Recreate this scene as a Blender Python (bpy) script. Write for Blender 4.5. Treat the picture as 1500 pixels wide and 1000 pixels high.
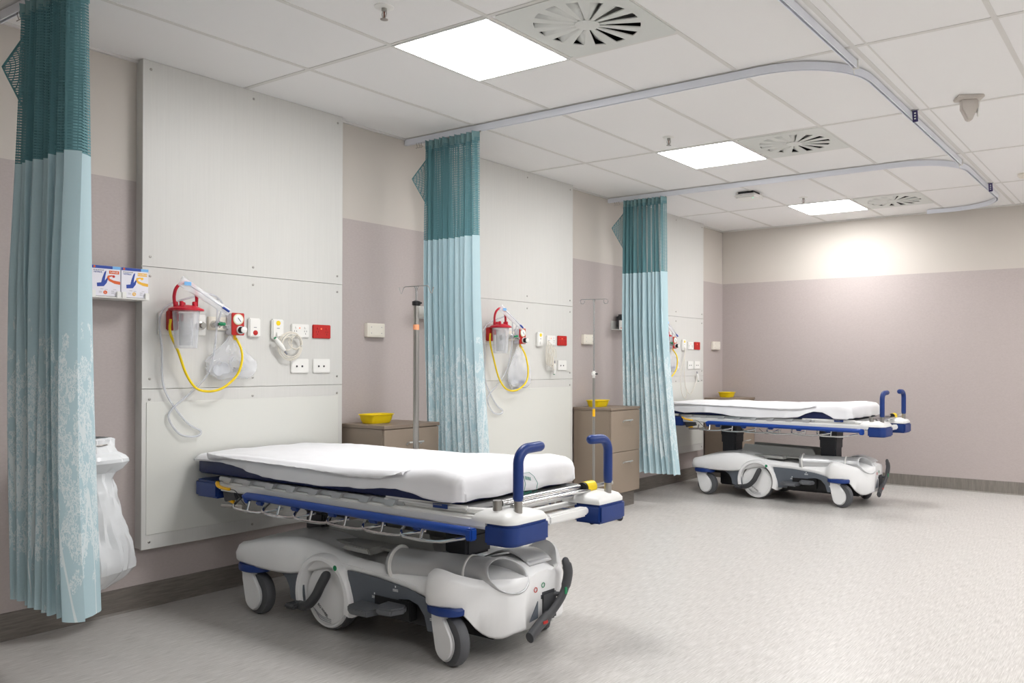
import bpy, bmesh, math, random
from mathutils import Vector, Matrix, noise
random.seed(7)
PI = math.pi
for o in list(bpy.data.objects): bpy.data.objects.remove(o)
S = bpy.context.scene
COL = S.collection

# ------------------------------------------------------------------ camera, light, exposure
cam = bpy.data.cameras.new('camera'); camo = bpy.data.objects.new('camera', cam); COL.objects.link(camo)
yaw, pit, rol = .5836, .0042, .0020
f = Vector((-math.sin(yaw)*math.cos(pit), math.cos(yaw)*math.cos(pit), math.sin(pit)))
r0 = Vector((math.cos(yaw), math.sin(yaw), 0)); u0 = r0.cross(f)
r_ = math.cos(rol)*r0 + math.sin(rol)*u0; u_ = -math.sin(rol)*r0 + math.cos(rol)*u0
M = Matrix((r_, u_, -f)).transposed().to_4x4(); M.translation = (4.2794, -2.7966, 1.2179)
camo.matrix_world = M
cam.sensor_width = 36; cam.lens = 36*1241.479/1500
cam.shift_x = -155.54/1500; cam.shift_y = 26.15/1500
cam.clip_start = .05; cam.clip_end = 60
S.camera = camo
w = bpy.data.worlds.new('world'); S.world = w; w.use_nodes = True
w.node_tree.nodes['Background'].inputs[0].default_value = (1, .995, .99, 1)
w.node_tree.nodes['Background'].inputs[1].default_value = .31
S.view_settings.view_transform = 'Standard'; S.view_settings.look = 'None'
S.view_settings.gamma = 1; S.view_settings.exposure = 0.78
LIGHT_EMISSION = 17.5
H = 2.70; YB = 5.81; XR = 7.4; YF = -6.0
X1 = .612; GY = -.086        # ceiling grid origin

# ------------------------------------------------------------------ materials
def srgb(c):
    return tuple(((v/255)/12.92 if v/255 <= .04045 else ((v/255+.055)/1.055)**2.4) for v in c)+(1,)
MATS = {}
def mat(name, c, rough=.5, metal=0, spec=.5, var=.04, nscale=30, bump=0, bscale=200, trans=0, ior=1.45, emis=0, alpha=1, coat=0, sss=0):
    m = bpy.data.materials.new(name); m.use_nodes = True
    nt = m.node_tree; b = nt.nodes['Principled BSDF']
    col = srgb(c)
    b.inputs['Roughness'].default_value = rough; b.inputs['Metallic'].default_value = metal
    b.inputs['Specular IOR Level'].default_value = spec
    b.inputs['IOR'].default_value = ior
    b.inputs['Transmission Weight'].default_value = trans
    b.inputs['Alpha'].default_value = alpha
    b.inputs['Coat Weight'].default_value = coat
    tc = nt.nodes.new('ShaderNodeTexCoord')
    n = nt.nodes.new('ShaderNodeTexNoise'); n.inputs['Scale'].default_value = nscale; n.inputs['Detail'].default_value = 4
    nt.links.new(tc.outputs['Object'], n.inputs['Vector'])
    mx = nt.nodes.new('ShaderNodeMix'); mx.data_type = 'RGBA'
    nt.links.new(n.outputs['Fac'], mx.inputs['Factor'])
    mx.inputs[6].default_value = tuple(v*(1-var) for v in col[:3])+(1,)
    mx.inputs[7].default_value = tuple(min(1, v*(1+var)) for v in col[:3])+(1,)
    nt.links.new(mx.outputs[2], b.inputs['Base Color'])
    if emis:
        b.inputs['Emission Color'].default_value = col; b.inputs['Emission Strength'].default_value = emis
    if bump:
        n2 = nt.nodes.new('ShaderNodeTexNoise'); n2.inputs['Scale'].default_value = bscale; n2.inputs['Detail'].default_value = 3
        nt.links.new(tc.outputs['Object'], n2.inputs['Vector'])
        bp = nt.nodes.new('ShaderNodeBump'); bp.inputs['Strength'].default_value = bump; bp.inputs['Distance'].default_value = .002
        nt.links.new(n2.outputs['Fac'], bp.inputs['Height']); nt.links.new(bp.outputs[0], b.inputs['Normal'])
    MATS[name] = m
    return m
def N(nt, t, **k):
    n = nt.nodes.new(t)
    for a, v in k.items(): setattr(n, a, v)
    return n
def math_n(nt, op, a, b=None, clamp=False):
    n = nt.nodes.new('ShaderNodeMath'); n.operation = op; n.use_clamp = clamp
    for i, v in enumerate((a, b)):
        if v is None: continue
        if isinstance(v, (int, float)): n.inputs[i].default_value = v
        else: nt.links.new(v, n.inputs[i])
    return n.outputs[0]
def streak_mat(name, c1, c2, scale, rough=.5, contrast=.5, bump=.05, fine=True, spec=.5, rvar=0):
    """fibrous streaked sheet material: noise stretched along one axis (scale vector in object space)"""
    m = mat(name, c1, rough=rough, spec=spec, var=0)
    nt = m.node_tree; b = nt.nodes['Principled BSDF']
    tc = N(nt, 'ShaderNodeTexCoord'); mp = N(nt, 'ShaderNodeMapping'); mp.inputs['Scale'].default_value = scale
    nt.links.new(tc.outputs['Object'], mp.inputs['Vector'])
    n = N(nt, 'ShaderNodeTexNoise'); n.inputs['Scale'].default_value = 1; n.inputs['Detail'].default_value = 5; n.inputs['Roughness'].default_value = .65
    nt.links.new(mp.outputs[0], n.inputs['Vector'])
    mr = N(nt, 'ShaderNodeMapRange'); mr.inputs[1].default_value = .5-contrast/2; mr.inputs[2].default_value = .5+contrast/2
    nt.links.new(n.outputs['Fac'], mr.inputs[0])
    mx = N(nt, 'ShaderNodeMix', data_type='RGBA')
    nt.links.new(mr.outputs[0], mx.inputs['Factor']); mx.inputs[6].default_value = srgb(c1); mx.inputs[7].default_value = srgb(c2)
    nt.links.new(mx.outputs[2], b.inputs['Base Color'])
    if bump:
        bp = N(nt, 'ShaderNodeBump'); bp.inputs['Strength'].default_value = bump; bp.inputs['Distance'].default_value = .001
        nt.links.new(n.outputs['Fac'], bp.inputs['Height']); nt.links.new(bp.outputs[0], b.inputs['Normal'])
    return m
m_wall_up = mat('wall_paint_upper', (204,197,189), .6, var=.015, nscale=3)
m_wall_lo = streak_mat('wall_vinyl_mauve', (177,166,163), (187,177,174), (60,60,110), .55, .6, .03)
m_ceiling = mat('ceiling_tile', (238,237,236), .85, var=.012, nscale=2, bump=.05, bscale=300)
m_tee = mat('ceiling_tee', (218,216,212), .5, var=.01)
m_floor = streak_mat('floor_vinyl', (160,156,151), (222,219,216), (230,12,50), .36, .5, .02, spec=.5)
m_skirt = streak_mat('skirting_vinyl', (112,106,100), (142,136,129), (90,90,8), .45, .5, .04)
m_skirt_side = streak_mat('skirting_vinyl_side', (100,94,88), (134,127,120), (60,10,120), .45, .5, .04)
m_panel = streak_mat('bedhead_board', (208,207,203), (215,214,210), (4,120,3), .42, .6, .015)
m_panel_lo = mat('bedhead_board_ivory', (219,219,213), .38, var=.01, nscale=3)
m_cab = mat('cabinet_laminate', (150,135,120), .5, var=.02, nscale=60)
m_cabtop = mat('cabinet_top', (138,123,109), .45, var=.02)
m_dark = mat('black_plastic', (24,24,26), .5)
m_char = mat('charcoal_plastic', (64,65,68), .45, var=.05, nscale=80, bump=.1)
m_col = mat('column_grey', (47,48,52), .5)
m_slate = mat('slate_panel', (92,98,106), .45)
m_white = mat('white_moulded_plastic', (238,238,238), .35, coat=.2, var=.01)
m_whitem = mat('white_powder_coat', (228,228,226), .35, var=.01)
m_silver = mat('silver_plastic', (190,191,192), .33, metal=.35, var=.02)
m_grey = mat('grey_plastic', (150,150,150), .45, var=.03)
m_handle = mat('satin_handle', (208,208,206), .35, metal=.5)
m_pedal = mat('pedal_grey', (98,100,104), .45, bump=.1)
m_stamp = mat('stamp_teal', (70,150,135), .7)
m_tray = mat('smoky_tray', (165,165,162), .35, var=.03)
m_chrome = mat('chrome', (205,205,205), .15, metal=1, var=.02)
m_steel = mat('brushed_steel', (170,167,162), .3, metal=1, var=.05, nscale=90)
m_navy = mat('navy_bumper', (20,52,118), .38, var=.05)
m_blue = mat('blue_grip', (22,66,150), .36, var=.05)
m_matt = mat('navy_mattress', (22,34,82), .5, bump=.15, bscale=60)
m_yellow = mat('yellow_plastic', (246,214,20), .35)
m_amber = mat('amber_plastic', (248,190,25), .4)
m_red = mat('red_plastic', (188,38,34), .4)
m_crim = mat('crimson_plastic', (196,24,48), .35)
m_green = mat('green_print', (20,130,84), .5)
m_aqua = mat('aqua_print', (120,190,180), .6)
m_orange = mat('orange_print', (222,98,40), .5)
m_gold = mat('gold_print', (238,184,62), .5)
m_skyb = mat('sky_blue_print', (120,180,232), .5)
m_indigo = mat('indigo_print', (38,70,160), .5)
m_carton = mat('carton', (232,230,238), .6)
m_purple = mat('purple_tag', (62,54,104), .5)
m_track = mat('curtain_track_white', (230,233,241), .35, var=.01)
m_lid = mat('white_fitting', (236,235,231), .4, var=.01)
m_cream = mat('cream_fitting', (232,226,214), .45, var=.01)
m_tyre = mat('grey_tyre', (88,89,92), .6)
m_dot = mat('dark_print', (40,40,44), .6)
m_greyprint = mat('grey_print', (150,150,156), .6)
m_gauge = mat('gauge_face', (226,222,190), .4)
m_label_w = mat('white_print', (238,240,240), .5)
m_led = mat('green_led', (60,255,170), .4, emis=2)
m_amberled = mat('orange_neon', (255,120,80), .4, emis=.6)
m_brass = mat('bronze_bulb', (110,60,40), .3, metal=.6)
m_black = mat('duct_black', (8,8,8), .8)
m_lamp = bpy.data.materials.new('light_diffuser'); m_lamp.use_nodes = True
_b = m_lamp.node_tree.nodes['Principled BSDF']; _b.inputs['Base Color'].default_value = (.9,.9,.9,1)
_b.inputs['Emission Color'].default_value = (1,.995,.99,1); _b.inputs['Emission Strength'].default_value = LIGHT_EMISSION
def clear(name, c=(240,244,250), a=.28, rough=.08):
    """thin clear plastic: mostly transparent film with a glossy, faintly white surface"""
    m = mat(name, c, rough, var=.01, alpha=1)
    nt = m.node_tree; b = nt.nodes['Principled BSDF']; b.inputs['Coat Weight'].default_value = .5
    tr = N(nt, 'ShaderNodeBsdfTransparent'); mx = N(nt, 'ShaderNodeMixShader')
    lw = N(nt, 'ShaderNodeLayerWeight'); lw.inputs['Blend'].default_value = .35
    fac = math_n(nt, 'ADD', math_n(nt, 'MULTIPLY', lw.outputs['Facing'], .42), a, True)
    nt.links.new(fac, mx.inputs[0]); nt.links.new(tr.outputs[0], mx.inputs[1]); nt.links.new(b.outputs[0], mx.inputs[2])
    nt.links.new(mx.outputs[0], nt.nodes['Material Output'].inputs[0])
    return m
m_clear = clear('clear_plastic', a=.10)
m_tubing = clear('clear_tubing', (222,225,232), .45, .2)
m_film = clear('clear_film', (244,246,250), .14, .08)
clear('packet_film', (246,247,250), .34, .15); m_bagf = clear('bag_film', (240,242,247), .24, .1)
m_bagw = clear('white_bag_film', (242,244,246), .86, .3)
# sheet: white cotton with fine wrinkles
m_sheet = mat('white_sheet', (234,234,237), .8, var=.006, bump=.6, bscale=11)
# curtain fabrics (UV: u = metres along the cloth, v = height in metres)
def curtain_solid():
    m = mat('curtain_fabric', (168,206,211), .75, var=0)
    nt = m.node_tree; b = nt.nodes['Principled BSDF']
    uv = N(nt, 'ShaderNodeUVMap'); sp = N(nt, 'ShaderNodeSeparateXYZ'); nt.links.new(uv.outputs[0], sp.inputs[0])
    v = sp.outputs[1]; u = sp.outputs[0]
    # small woven rows
    rows = math_n(nt, 'SINE', math_n(nt, 'MULTIPLY', v, 1250))
    rows = math_n(nt, 'MULTIPLY', rows, .03)
    def ridge(su, sv, shear, seed, det, thr, rough=.6):
        mp = N(nt, 'ShaderNodeMapping'); mp.inputs['Scale'].default_value = (su, sv, 1); mp.inputs['Location'].default_value = (seed, seed*.7, 0); mp.inputs['Rotation'].default_value = (0, 0, shear)
        nt.links.new(uv.outputs[0], mp.inputs[0])
        nz = N(nt, 'ShaderNodeTexNoise'); nz.inputs['Scale'].default_value = 1; nz.inputs['Detail'].default_value = det; nz.inputs['Roughness'].default_value = rough
        nt.links.new(mp.outputs[0], nz.inputs['Vector'])
        d = math_n(nt, 'ABSOLUTE', math_n(nt, 'SUBTRACT', nz.outputs['Fac'], .5))
        return math_n(nt, 'LESS_THAN', d, thr)
    a = math_n(nt, 'MAXIMUM', ridge(52, 15, .42, 0, 2, .017), ridge(52, 15, -.42, 4, 2, .017))
    a2 = math_n(nt, 'MAXIMUM', ridge(95, 42, .6, 8, 2, .020), ridge(80, 26, -.7, 2, 2, .020))
    patch = N(nt, 'ShaderNodeTexNoise'); patch.inputs['Scale'].default_value = 20; patch.inputs['Detail'].default_value = 5
    pm = N(nt, 'ShaderNodeMapping'); pm.inputs['Scale'].default_value = (1.5, .45, 1); nt.links.new(uv.outputs[0], pm.inputs[0])
    nt.links.new(pm.outputs[0], patch.inputs['Vector'])
    # density by height of the print on the cloth
    cr = N(nt, 'ShaderNodeValToRGB'); e = cr.color_ramp.elements
    nt.links.new(math_n(nt, 'DIVIDE', v, 2), cr.inputs[0])
    e[0].position = 0; e[0].color = (.15,)*3+(1,); e[1].position = .76; e[1].color = (0, 0, 0, 1)
    for p, val in ((.2,.34),(.27,.52),(.45,.54),(.58,.50),(.68,.36)):
        k = e.new(p); k.color = (val,)*3+(1,)
    dens = math_n(nt, 'GREATER_THAN', math_n(nt, 'ADD', patch.outputs['Fac'], cr.outputs[0]), .95)
    any_ = math_n(nt, 'MULTIPLY', math_n(nt, 'MAXIMUM', a, a2), dens)
    # long stems low on the cloth
    st = ridge(11, .9, .12, 9, 1, .012, .3)
    stm = math_n(nt, 'MULTIPLY', st, math_n(nt, 'LESS_THAN', v, 1.0))
    fac = math_n(nt, 'MULTIPLY', math_n(nt, 'MAXIMUM', any_, stm), .85)
    mx = N(nt, 'ShaderNodeMix', data_type='RGBA'); nt.links.new(fac, mx.inputs['Factor'])
    mx.inputs[6].default_value = srgb((194,219,226)); mx.inputs[7].default_value = srgb((238,246,248))
    m2 = N(nt, 'ShaderNodeMix', data_type='RGBA'); m2.blend_type = 'MULTIPLY'; m2.inputs['Factor'].default_value = 1
    nt.links.new(mx.outputs[2], m2.inputs[6])
    cc = N(nt, 'ShaderNodeCombineColor'); vv = math_n(nt, 'ADD', rows, .97)
    for i in range(3): nt.links.new(vv, cc.inputs[i])
    nt.links.new(cc.outputs[0], m2.inputs[7]); nt.links.new(m2.outputs[2], b.inputs['Base Color'])
    # some light passes through the cloth
    tl = N(nt, 'ShaderNodeBsdfTranslucent'); nt.links.new(m2.outputs[2], tl.inputs[0])
    ms = N(nt, 'ShaderNodeMixShader'); ms.inputs[0].default_value = .20
    nt.links.new(b.outputs[0], ms.inputs[1]); nt.links.new(tl.outputs[0], ms.inputs[2]); nt.links.new(ms.outputs[0], nt.nodes['Material Output'].inputs[0])
    return m
def curtain_mesh(fill=.36):
    m = mat('curtain_netting', (92,138,145), .7, var=0)
    nt = m.node_tree; b = nt.nodes['Principled BSDF']
    uv = N(nt, 'ShaderNodeUVMap'); sp = N(nt, 'ShaderNodeSeparateXYZ'); nt.links.new(uv.outputs[0], sp.inputs[0])
    def band(x, per, duty):
        fr = math_n(nt, 'FRACT', math_n(nt, 'DIVIDE', x, per)); return math_n(nt, 'LESS_THAN', fr, duty)
    h = band(sp.outputs[1], .0112, .56); vv = band(sp.outputs[0], .019, .22)
    cover = math_n(nt, 'MAXIMUM', h, vv)
    tr = N(nt, 'ShaderNodeBsdfTransparent'); ms = N(nt, 'ShaderNodeMixShader')
    nt.links.new(cover, ms.inputs[0]); nt.links.new(tr.outputs[0], ms.inputs[1]); nt.links.new(b.outputs[0], ms.inputs[2])
    nt.links.new(ms.outputs[0], nt.nodes['Material Output'].inputs[0])
    return m
m_cloth = curtain_solid(); m_net = curtain_mesh()
m_header = mat('curtain_header', (126,160,164), .75)
m_teal = mat('teal_binding', (92,142,146), .75)

# ------------------------------------------------------------------ mesh helpers
class MB:
    def __init__(s): s.bm = bmesh.new(); s.uvl = None
    def box(s, x0, x1, y0, y1, z0, z1, bev=0, seg=2):
        b = bmesh.new(); bmesh.ops.create_cube(b, size=1)
        for v in b.verts: v.co = Vector(((x0+x1)/2+v.co.x*(x1-x0), (y0+y1)/2+v.co.y*(y1-y0), (z0+z1)/2+v.co.z*(z1-z0)))
        if bev: bmesh.ops.bevel(b, geom=b.edges[:], offset=bev, segments=seg, affect='EDGES', clamp_overlap=True)
        s.merge(b); return s
    def merge(s, b, mtx=None):
        vm = [s.bm.verts.new((mtx @ v.co) if mtx else v.co) for v in b.verts]
        b.verts.index_update()
        for fc in b.faces:
            try: s.bm.faces.new([vm[v.index] for v in fc.verts])
            except ValueError: pass
        b.free()
    def ring(s, c, nrm, up, r, n, ry=None):
        a = nrm.cross(up).normalized(); b = nrm.cross(a).normalized() if True else up
        ry = r if ry is None else ry
        return [s.bm.verts.new(c + a*r*math.cos(2*PI*i/n) + b*ry*math.sin(2*PI*i/n)) for i in range(n)]
    def tube(s, pts, r, n=10, cap=True, up=None, flat=1.0, round_end=False):
        pts = [Vector(p) for p in pts]; rs = r if isinstance(r, (list, tuple)) else [r]*len(pts)
        if round_end:
            d0 = (pts[0]-pts[1]).normalized(); d1 = (pts[-1]-pts[-2]).normalized(); ra, rb = rs[0], rs[-1]
            pre = [(pts[0]+d0*ra*math.sin(a), ra*math.cos(a)) for a in (1.45, 1.1, .6)]
            post = [(pts[-1]+d1*rb*math.sin(a), rb*math.cos(a)) for a in (.6, 1.1, 1.45)]
            pts = [p for p, _ in pre]+pts+[p for p, _ in post]; rs = [q for _, q in pre]+list(rs)+[q for _, q in post]
        up = Vector(up) if up else None
        prev = None; rings = []
        for i, p in enumerate(pts):
            if i == 0: t = pts[1]-p
            elif i == len(pts)-1: t = p-pts[i-1]
            else: t = (pts[i+1]-p).normalized()+(p-pts[i-1]).normalized()
            t = t.normalized()
            if prev is None:
                a = up if up else (Vector((0,0,1)) if abs(t.z) < .9 else Vector((1,0,0)))
                prev = (a - t*a.dot(t)).normalized()
            else: prev = (prev - t*prev.dot(t)).normalized()
            b = t.cross(prev)
            rings.append([s.bm.verts.new(p + b*rs[i]*math.cos(2*PI*k/n) + prev*rs[i]*flat*math.sin(2*PI*k/n)) for k in range(n)])
        for A, B in zip(rings, rings[1:]):
            for k in range(n): s.bm.faces.new((A[k], A[(k+1)%n], B[(k+1)%n], B[k]))
        if cap:
            s.bm.faces.new(rings[0][::-1]); s.bm.faces.new(rings[-1])
        return s
    def lathe(s, prof, o=(0,0,0), axis='z', n=32, cap=True):
        o = Vector(o); rings = []
        for rr, h in prof:
            ring = []
            for k in range(n):
                a = 2*PI*k/n; c, d = rr*math.cos(a), rr*math.sin(a)
                v = {'z': (c, d, h), 'y': (c, h, d), 'x': (h, c, d)}[axis]
                ring.append(s.bm.verts.new(o+Vector(v)))
            rings.append(ring)
        for A, B in zip(rings, rings[1:]):
            for k in range(n): s.bm.faces.new((A[k], A[(k+1)%n], B[(k+1)%n], B[k]))
        if cap: s.bm.faces.new(rings[0][::-1]); s.bm.faces.new(rings[-1])
        return s
    def prism(s, pts, plane, a0, a1, bev=0):
        b = bmesh.new()
        f3 = {'xz': lambda p, a: (p[0], a, p[1]), 'yz': lambda p, a: (a, p[0], p[1]), 'xy': lambda p, a: (p[0], p[1], a)}[plane]
        A = [b.verts.new(f3(p, a0)) for p in pts]; B = [b.verts.new(f3(p, a1)) for p in pts]
        n = len(pts)
        b.faces.new(A); b.faces.new(B[::-1])
        for i in range(n): b.faces.new((A[i], B[i], B[(i+1)%n], A[(i+1)%n]))
        bmesh.ops.recalc_face_normals(b, faces=b.faces[:])
        if bev:
            ed = [e for e in b.edges if e.calc_face_angle(0) > .6]
            bmesh.ops.bevel(b, geom=ed, offset=bev, segments=2, affect='EDGES', clamp_overlap=True)
        s.merge(b); return s
    def grid(s, rows, closed=False, uvs=None):
        """rows: list of lists of points"""
        V = [[s.bm.verts.new(p) for p in row] for row in rows]
        if uvs and s.uvl is None: s.uvl = s.bm.loops.layers.uv.new('UVMap')
        nn = len(rows[0])
        for i in range(len(V)-1):
            for j in range(nn if closed else nn-1):
                j2 = (j+1) % nn
                fc = s.bm.faces.new((V[i][j], V[i][j2], V[i+1][j2], V[i+1][j]))
                if uvs:
                    for lp, (a, c) in zip(fc.loops, ((i,j),(i,j2),(i+1,j2),(i+1,j))): lp[s.uvl].uv = uvs[a][c]
        return V
    def build(s, name, m, parent=None, loc=None, ang=35, sub=0, solid=0, off=None, smooth=True, recalc=True):
        if recalc: bmesh.ops.recalc_face_normals(s.bm, faces=s.bm.faces[:])
        d = Vector(loc) if loc else Vector((0,0,0))
        if off: d = d+Vector(off)
        if loc or off:
            for v in s.bm.verts: v.co -= d
        me = bpy.data.meshes.new(name); s.bm.to_mesh(me); s.bm.free()
        if smooth and len(me.polygons):
            me.polygons.foreach_set('use_smooth', [True]*len(me.polygons))
            me.set_sharp_from_angle(angle=math.radians(ang))
        me.materials.append(m)
        o = bpy.data.objects.new(name, me); COL.objects.link(o)
        if parent: o.parent = parent
        if loc: o.location = loc
        if solid:
            md = o.modifiers.new('s', 'SOLIDIFY'); md.thickness = solid; md.offset = 0
        if sub:
            md = o.modifiers.new('ss', 'SUBSURF'); md.levels = sub; md.render_levels = sub
        return o
def text_mb(txt, size, plane_m, extrude=.0003):
    """flat lettering turned into a mesh; plane_m places it"""
    cu = bpy.data.curves.new('t', 'FONT'); cu.body = txt; cu.size = size; cu.extrude = extrude; cu.align_x = 'CENTER'; cu.align_y = 'CENTER'
    o = bpy.data.objects.new('t', cu); COL.objects.link(o)
    bpy.context.view_layer.update()
    me = bpy.data.meshes.new_from_object(o.evaluated_get(bpy.context.evaluated_depsgraph_get()))
    bpy.data.objects.remove(o)
    b = bmesh.new(); b.from_mesh(me); mb = MB(); mb.merge(b, plane_m); bpy.data.meshes.remove(me)
    return mb
def on_x(x, y, z):      # text facing +X at (x,y,z): right = +Y, up = +Z
    return Matrix(((0,0,1,x),(1,0,0,y),(0,1,0,z),(0,0,0,1)))
def on_ny(x, y, z):     # facing -Y: right = +X
    return Matrix(((1,0,0,x),(0,0,-1,y),(0,1,0,z),(0,0,0,1)))
def tag(o, label=None, cat=None, group=None, kind=None):
    if label: o['label'] = label
    if cat: o['category'] = cat
    if group: o['group'] = group
    if kind: o['kind'] = kind
    return o
def empty(name, loc, label, cat, group=None, rz=0):
    o = bpy.data.objects.new(name, None); COL.objects.link(o); o.location = loc; o.rotation_euler = (0,0,rz); o.empty_display_size = .1
    return tag(o, label, cat, group)
def copy_tree(o, loc, label=None):
    def rec(src, par):
        c = src.copy(); COL.objects.link(c)
        if par: c.parent = par
        for ch in [x for x in bpy.data.objects if x.parent == src]: rec(ch, c)
        return c
    c = rec(o, None); c.location = loc
    if label: c['label'] = label
    return c
def arc(cx, cy, r, a0, a1, n):
    return [(cx+r*math.cos(a0+(a1-a0)*i/n), cy+r*math.sin(a0+(a1-a0)*i/n)) for i in range(n+1)]
def smooth_path(pts, n=8):
    P = [Vector(p) for p in pts]; out = []
    for i in range(len(P)-1):
        p0 = P[max(i-1,0)]; p1 = P[i]; p2 = P[i+1]; p3 = P[min(i+2,len(P)-1)]
        for k in range(n):
            t = k/n
            out.append(.5*((2*p1)+(-p0+p2)*t+(2*p0-5*p1+4*p2-p3)*t*t+(-p0+3*p1-3*p2+p3)*t**3))
    out.append(P[-1]); return out
def interp(tab, x):
    if x <= tab[0][0]: return tab[0][1]
    for (a, va), (b, vb) in zip(tab, tab[1:]):
        if x <= b:
            t = (x-a)/(b-a) if b > a else 1
            return va+(vb-va)*t
    return tab[-1][1]
def cinterp(tab, x):   # smoothed (monotone-ish Catmull) interpolation
    xs = [t[0] for t in tab]
    if x <= xs[0]: return tab[0][1]
    if x >= xs[-1]: return tab[-1][1]
    for i in range(len(tab)-1):
        if x <= xs[i+1]: break
    def sl(j):
        if j <= 0 or j >= len(tab)-1: return 0
        return (tab[j+1][1]-tab[j-1][1])/(xs[j+1]-xs[j-1])
    h = xs[i+1]-xs[i]; t = (x-xs[i])/h; y0, y1 = tab[i][1], tab[i+1][1]
    return (2*t**3-3*t*t+1)*y0+(t**3-2*t*t+t)*h*sl(i)+(-2*t**3+3*t*t)*y1+(t**3-t*t)*h*sl(i+1)

# ------------------------------------------------------------------ setting
def struct(o): o['kind'] = 'structure'; return o
struct(MB().box(-.1, XR+.1, YF-.1, YB+.1, -.1, 0).build('floor', m_floor))
struct(MB().box(-.1, XR+.1, YF-.1, YB+.1, H, H+.1).build('ceiling', m_ceiling))
ZL = 2.105
wl = struct(MB().box(-.1, 0, YF, YB, ZL, H).build('wall_left', m_wall_up))
w2 = MB().box(-.1, .001, YF, YB, 0, ZL).build('wall_vinyl', m_wall_lo, wl)
wb = struct(MB().box(-.1, XR+.1, YB, YB+.1, ZL, H).build('wall_back', m_wall_up))
MB().box(0, XR, YB-.001, YB+.1, 0, ZL).build('wall_vinyl', m_wall_lo, wb)
def skirt(name, m, pl):
    mb = MB()
    if pl == 'l': mb.prism([(0,0),(.016,0),(.006,.010),(.005,.118),(0,.120)], 'xz', YF, YB)
    else: mb.prism([(YB,0),(YB-.016,0),(YB-.006,.010),(YB-.005,.118),(YB,.120)], 'yz', 0, XR)
    return struct(mb.build(name, m))
skirt('baseboard_left', m_skirt_side, 'l'); skirt('baseboard_back', m_skirt, 'b')
struct(MB().box(0,.004, YB-.004, YB, .12, H).build('trim_1', m_wall_lo))
# shadow-line trim where wall meets ceiling
mb = MB(); mb.box(0, .018, YF, YB, H-.012, H); mb.box(0, XR, YB-.018, YB, H-.012, H)
struct(mb.build('trim_2', m_tee))
struct(MB().box(-.1, XR+.1, YF-.1, YF, 0, H).build('wall_front', m_wall_up))
# ceiling grid
mb = MB(); tw = .012; tz = H-.0025
xl = [X1+.6*k for k in range(5)]+[3.625, 4.225, 4.825, 5.425, 6.025, 6.625]
for x in xl: mb.box(x-tw, x+tw, YF, YB, tz, H+.001)
mb.box(3.075-.004, 3.075+.004, YF, YB, tz, H+.001)
k = -5
while GY+1.2*k < YB:
    y = GY+1.2*k
    if y > YF: mb.box(0, XR, y-tw, y+tw, tz-.0003, H+.001)
    k += 1
LY = [.214+2.4*k for k in (-2,-1,0,1,2)]
for y in LY:
    mb.box(X1+.6, X1+1.8, y+.3-tw, y+.3+tw, tz-.0003, H+.001)
struct(mb.build('trim_3', m_tee))

# ------------------------------------------------------------------ ceiling lights and diffusers
def ceiling_light(loc, label, group='square ceiling light panels'):
    r = empty('ceiling_light', loc, label, 'ceiling light', group)
    fr = MB()
    for a, b, c, d in ((-.298,.298,-.298,-.286),(-.298,.298,.286,.298),(-.298,-.286,-.286,.286),(.286,.298,-.286,.286)):
        fr.box(a, b, c, d, -.006, .0)
    fr.build('frame', m_whitem, r)
    MB().box(-.286, .286, -.286, .286, -.004, -.001).build('diffuser', m_lamp, r)
    return r
names = {2: 'glowing square light panel nearest the near curtain rail, in front of the first bay',
         3: 'glowing square light panel between the two curtain rail arms, over the second bay',
         4: 'glowing square light panel farthest away, close to the back wall'}
L0 = None
for i, y in enumerate(LY[2:], 2):
    lab = names.get(i, 'square light panel of the same row, behind the viewpoint')
    L0 = ceiling_light((1.512, y, H), lab) if L0 is None else copy_tree(L0, (1.512, y, H), lab)
    if i == 2: first = L0
for y in LY[1:]:  # nearest panels are added, out of view, to brighten near curtain and bed base
    copy_tree(first, (4.525, y+.0, H), 'square light panel of the second ceiling row, over the open floor')
    copy_tree(first, (6.325, y+.0, H), 'added light panel out of view, in a third row brightening the open floor')  # whole third row is added out of view to brighten the right-hand floor
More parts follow.
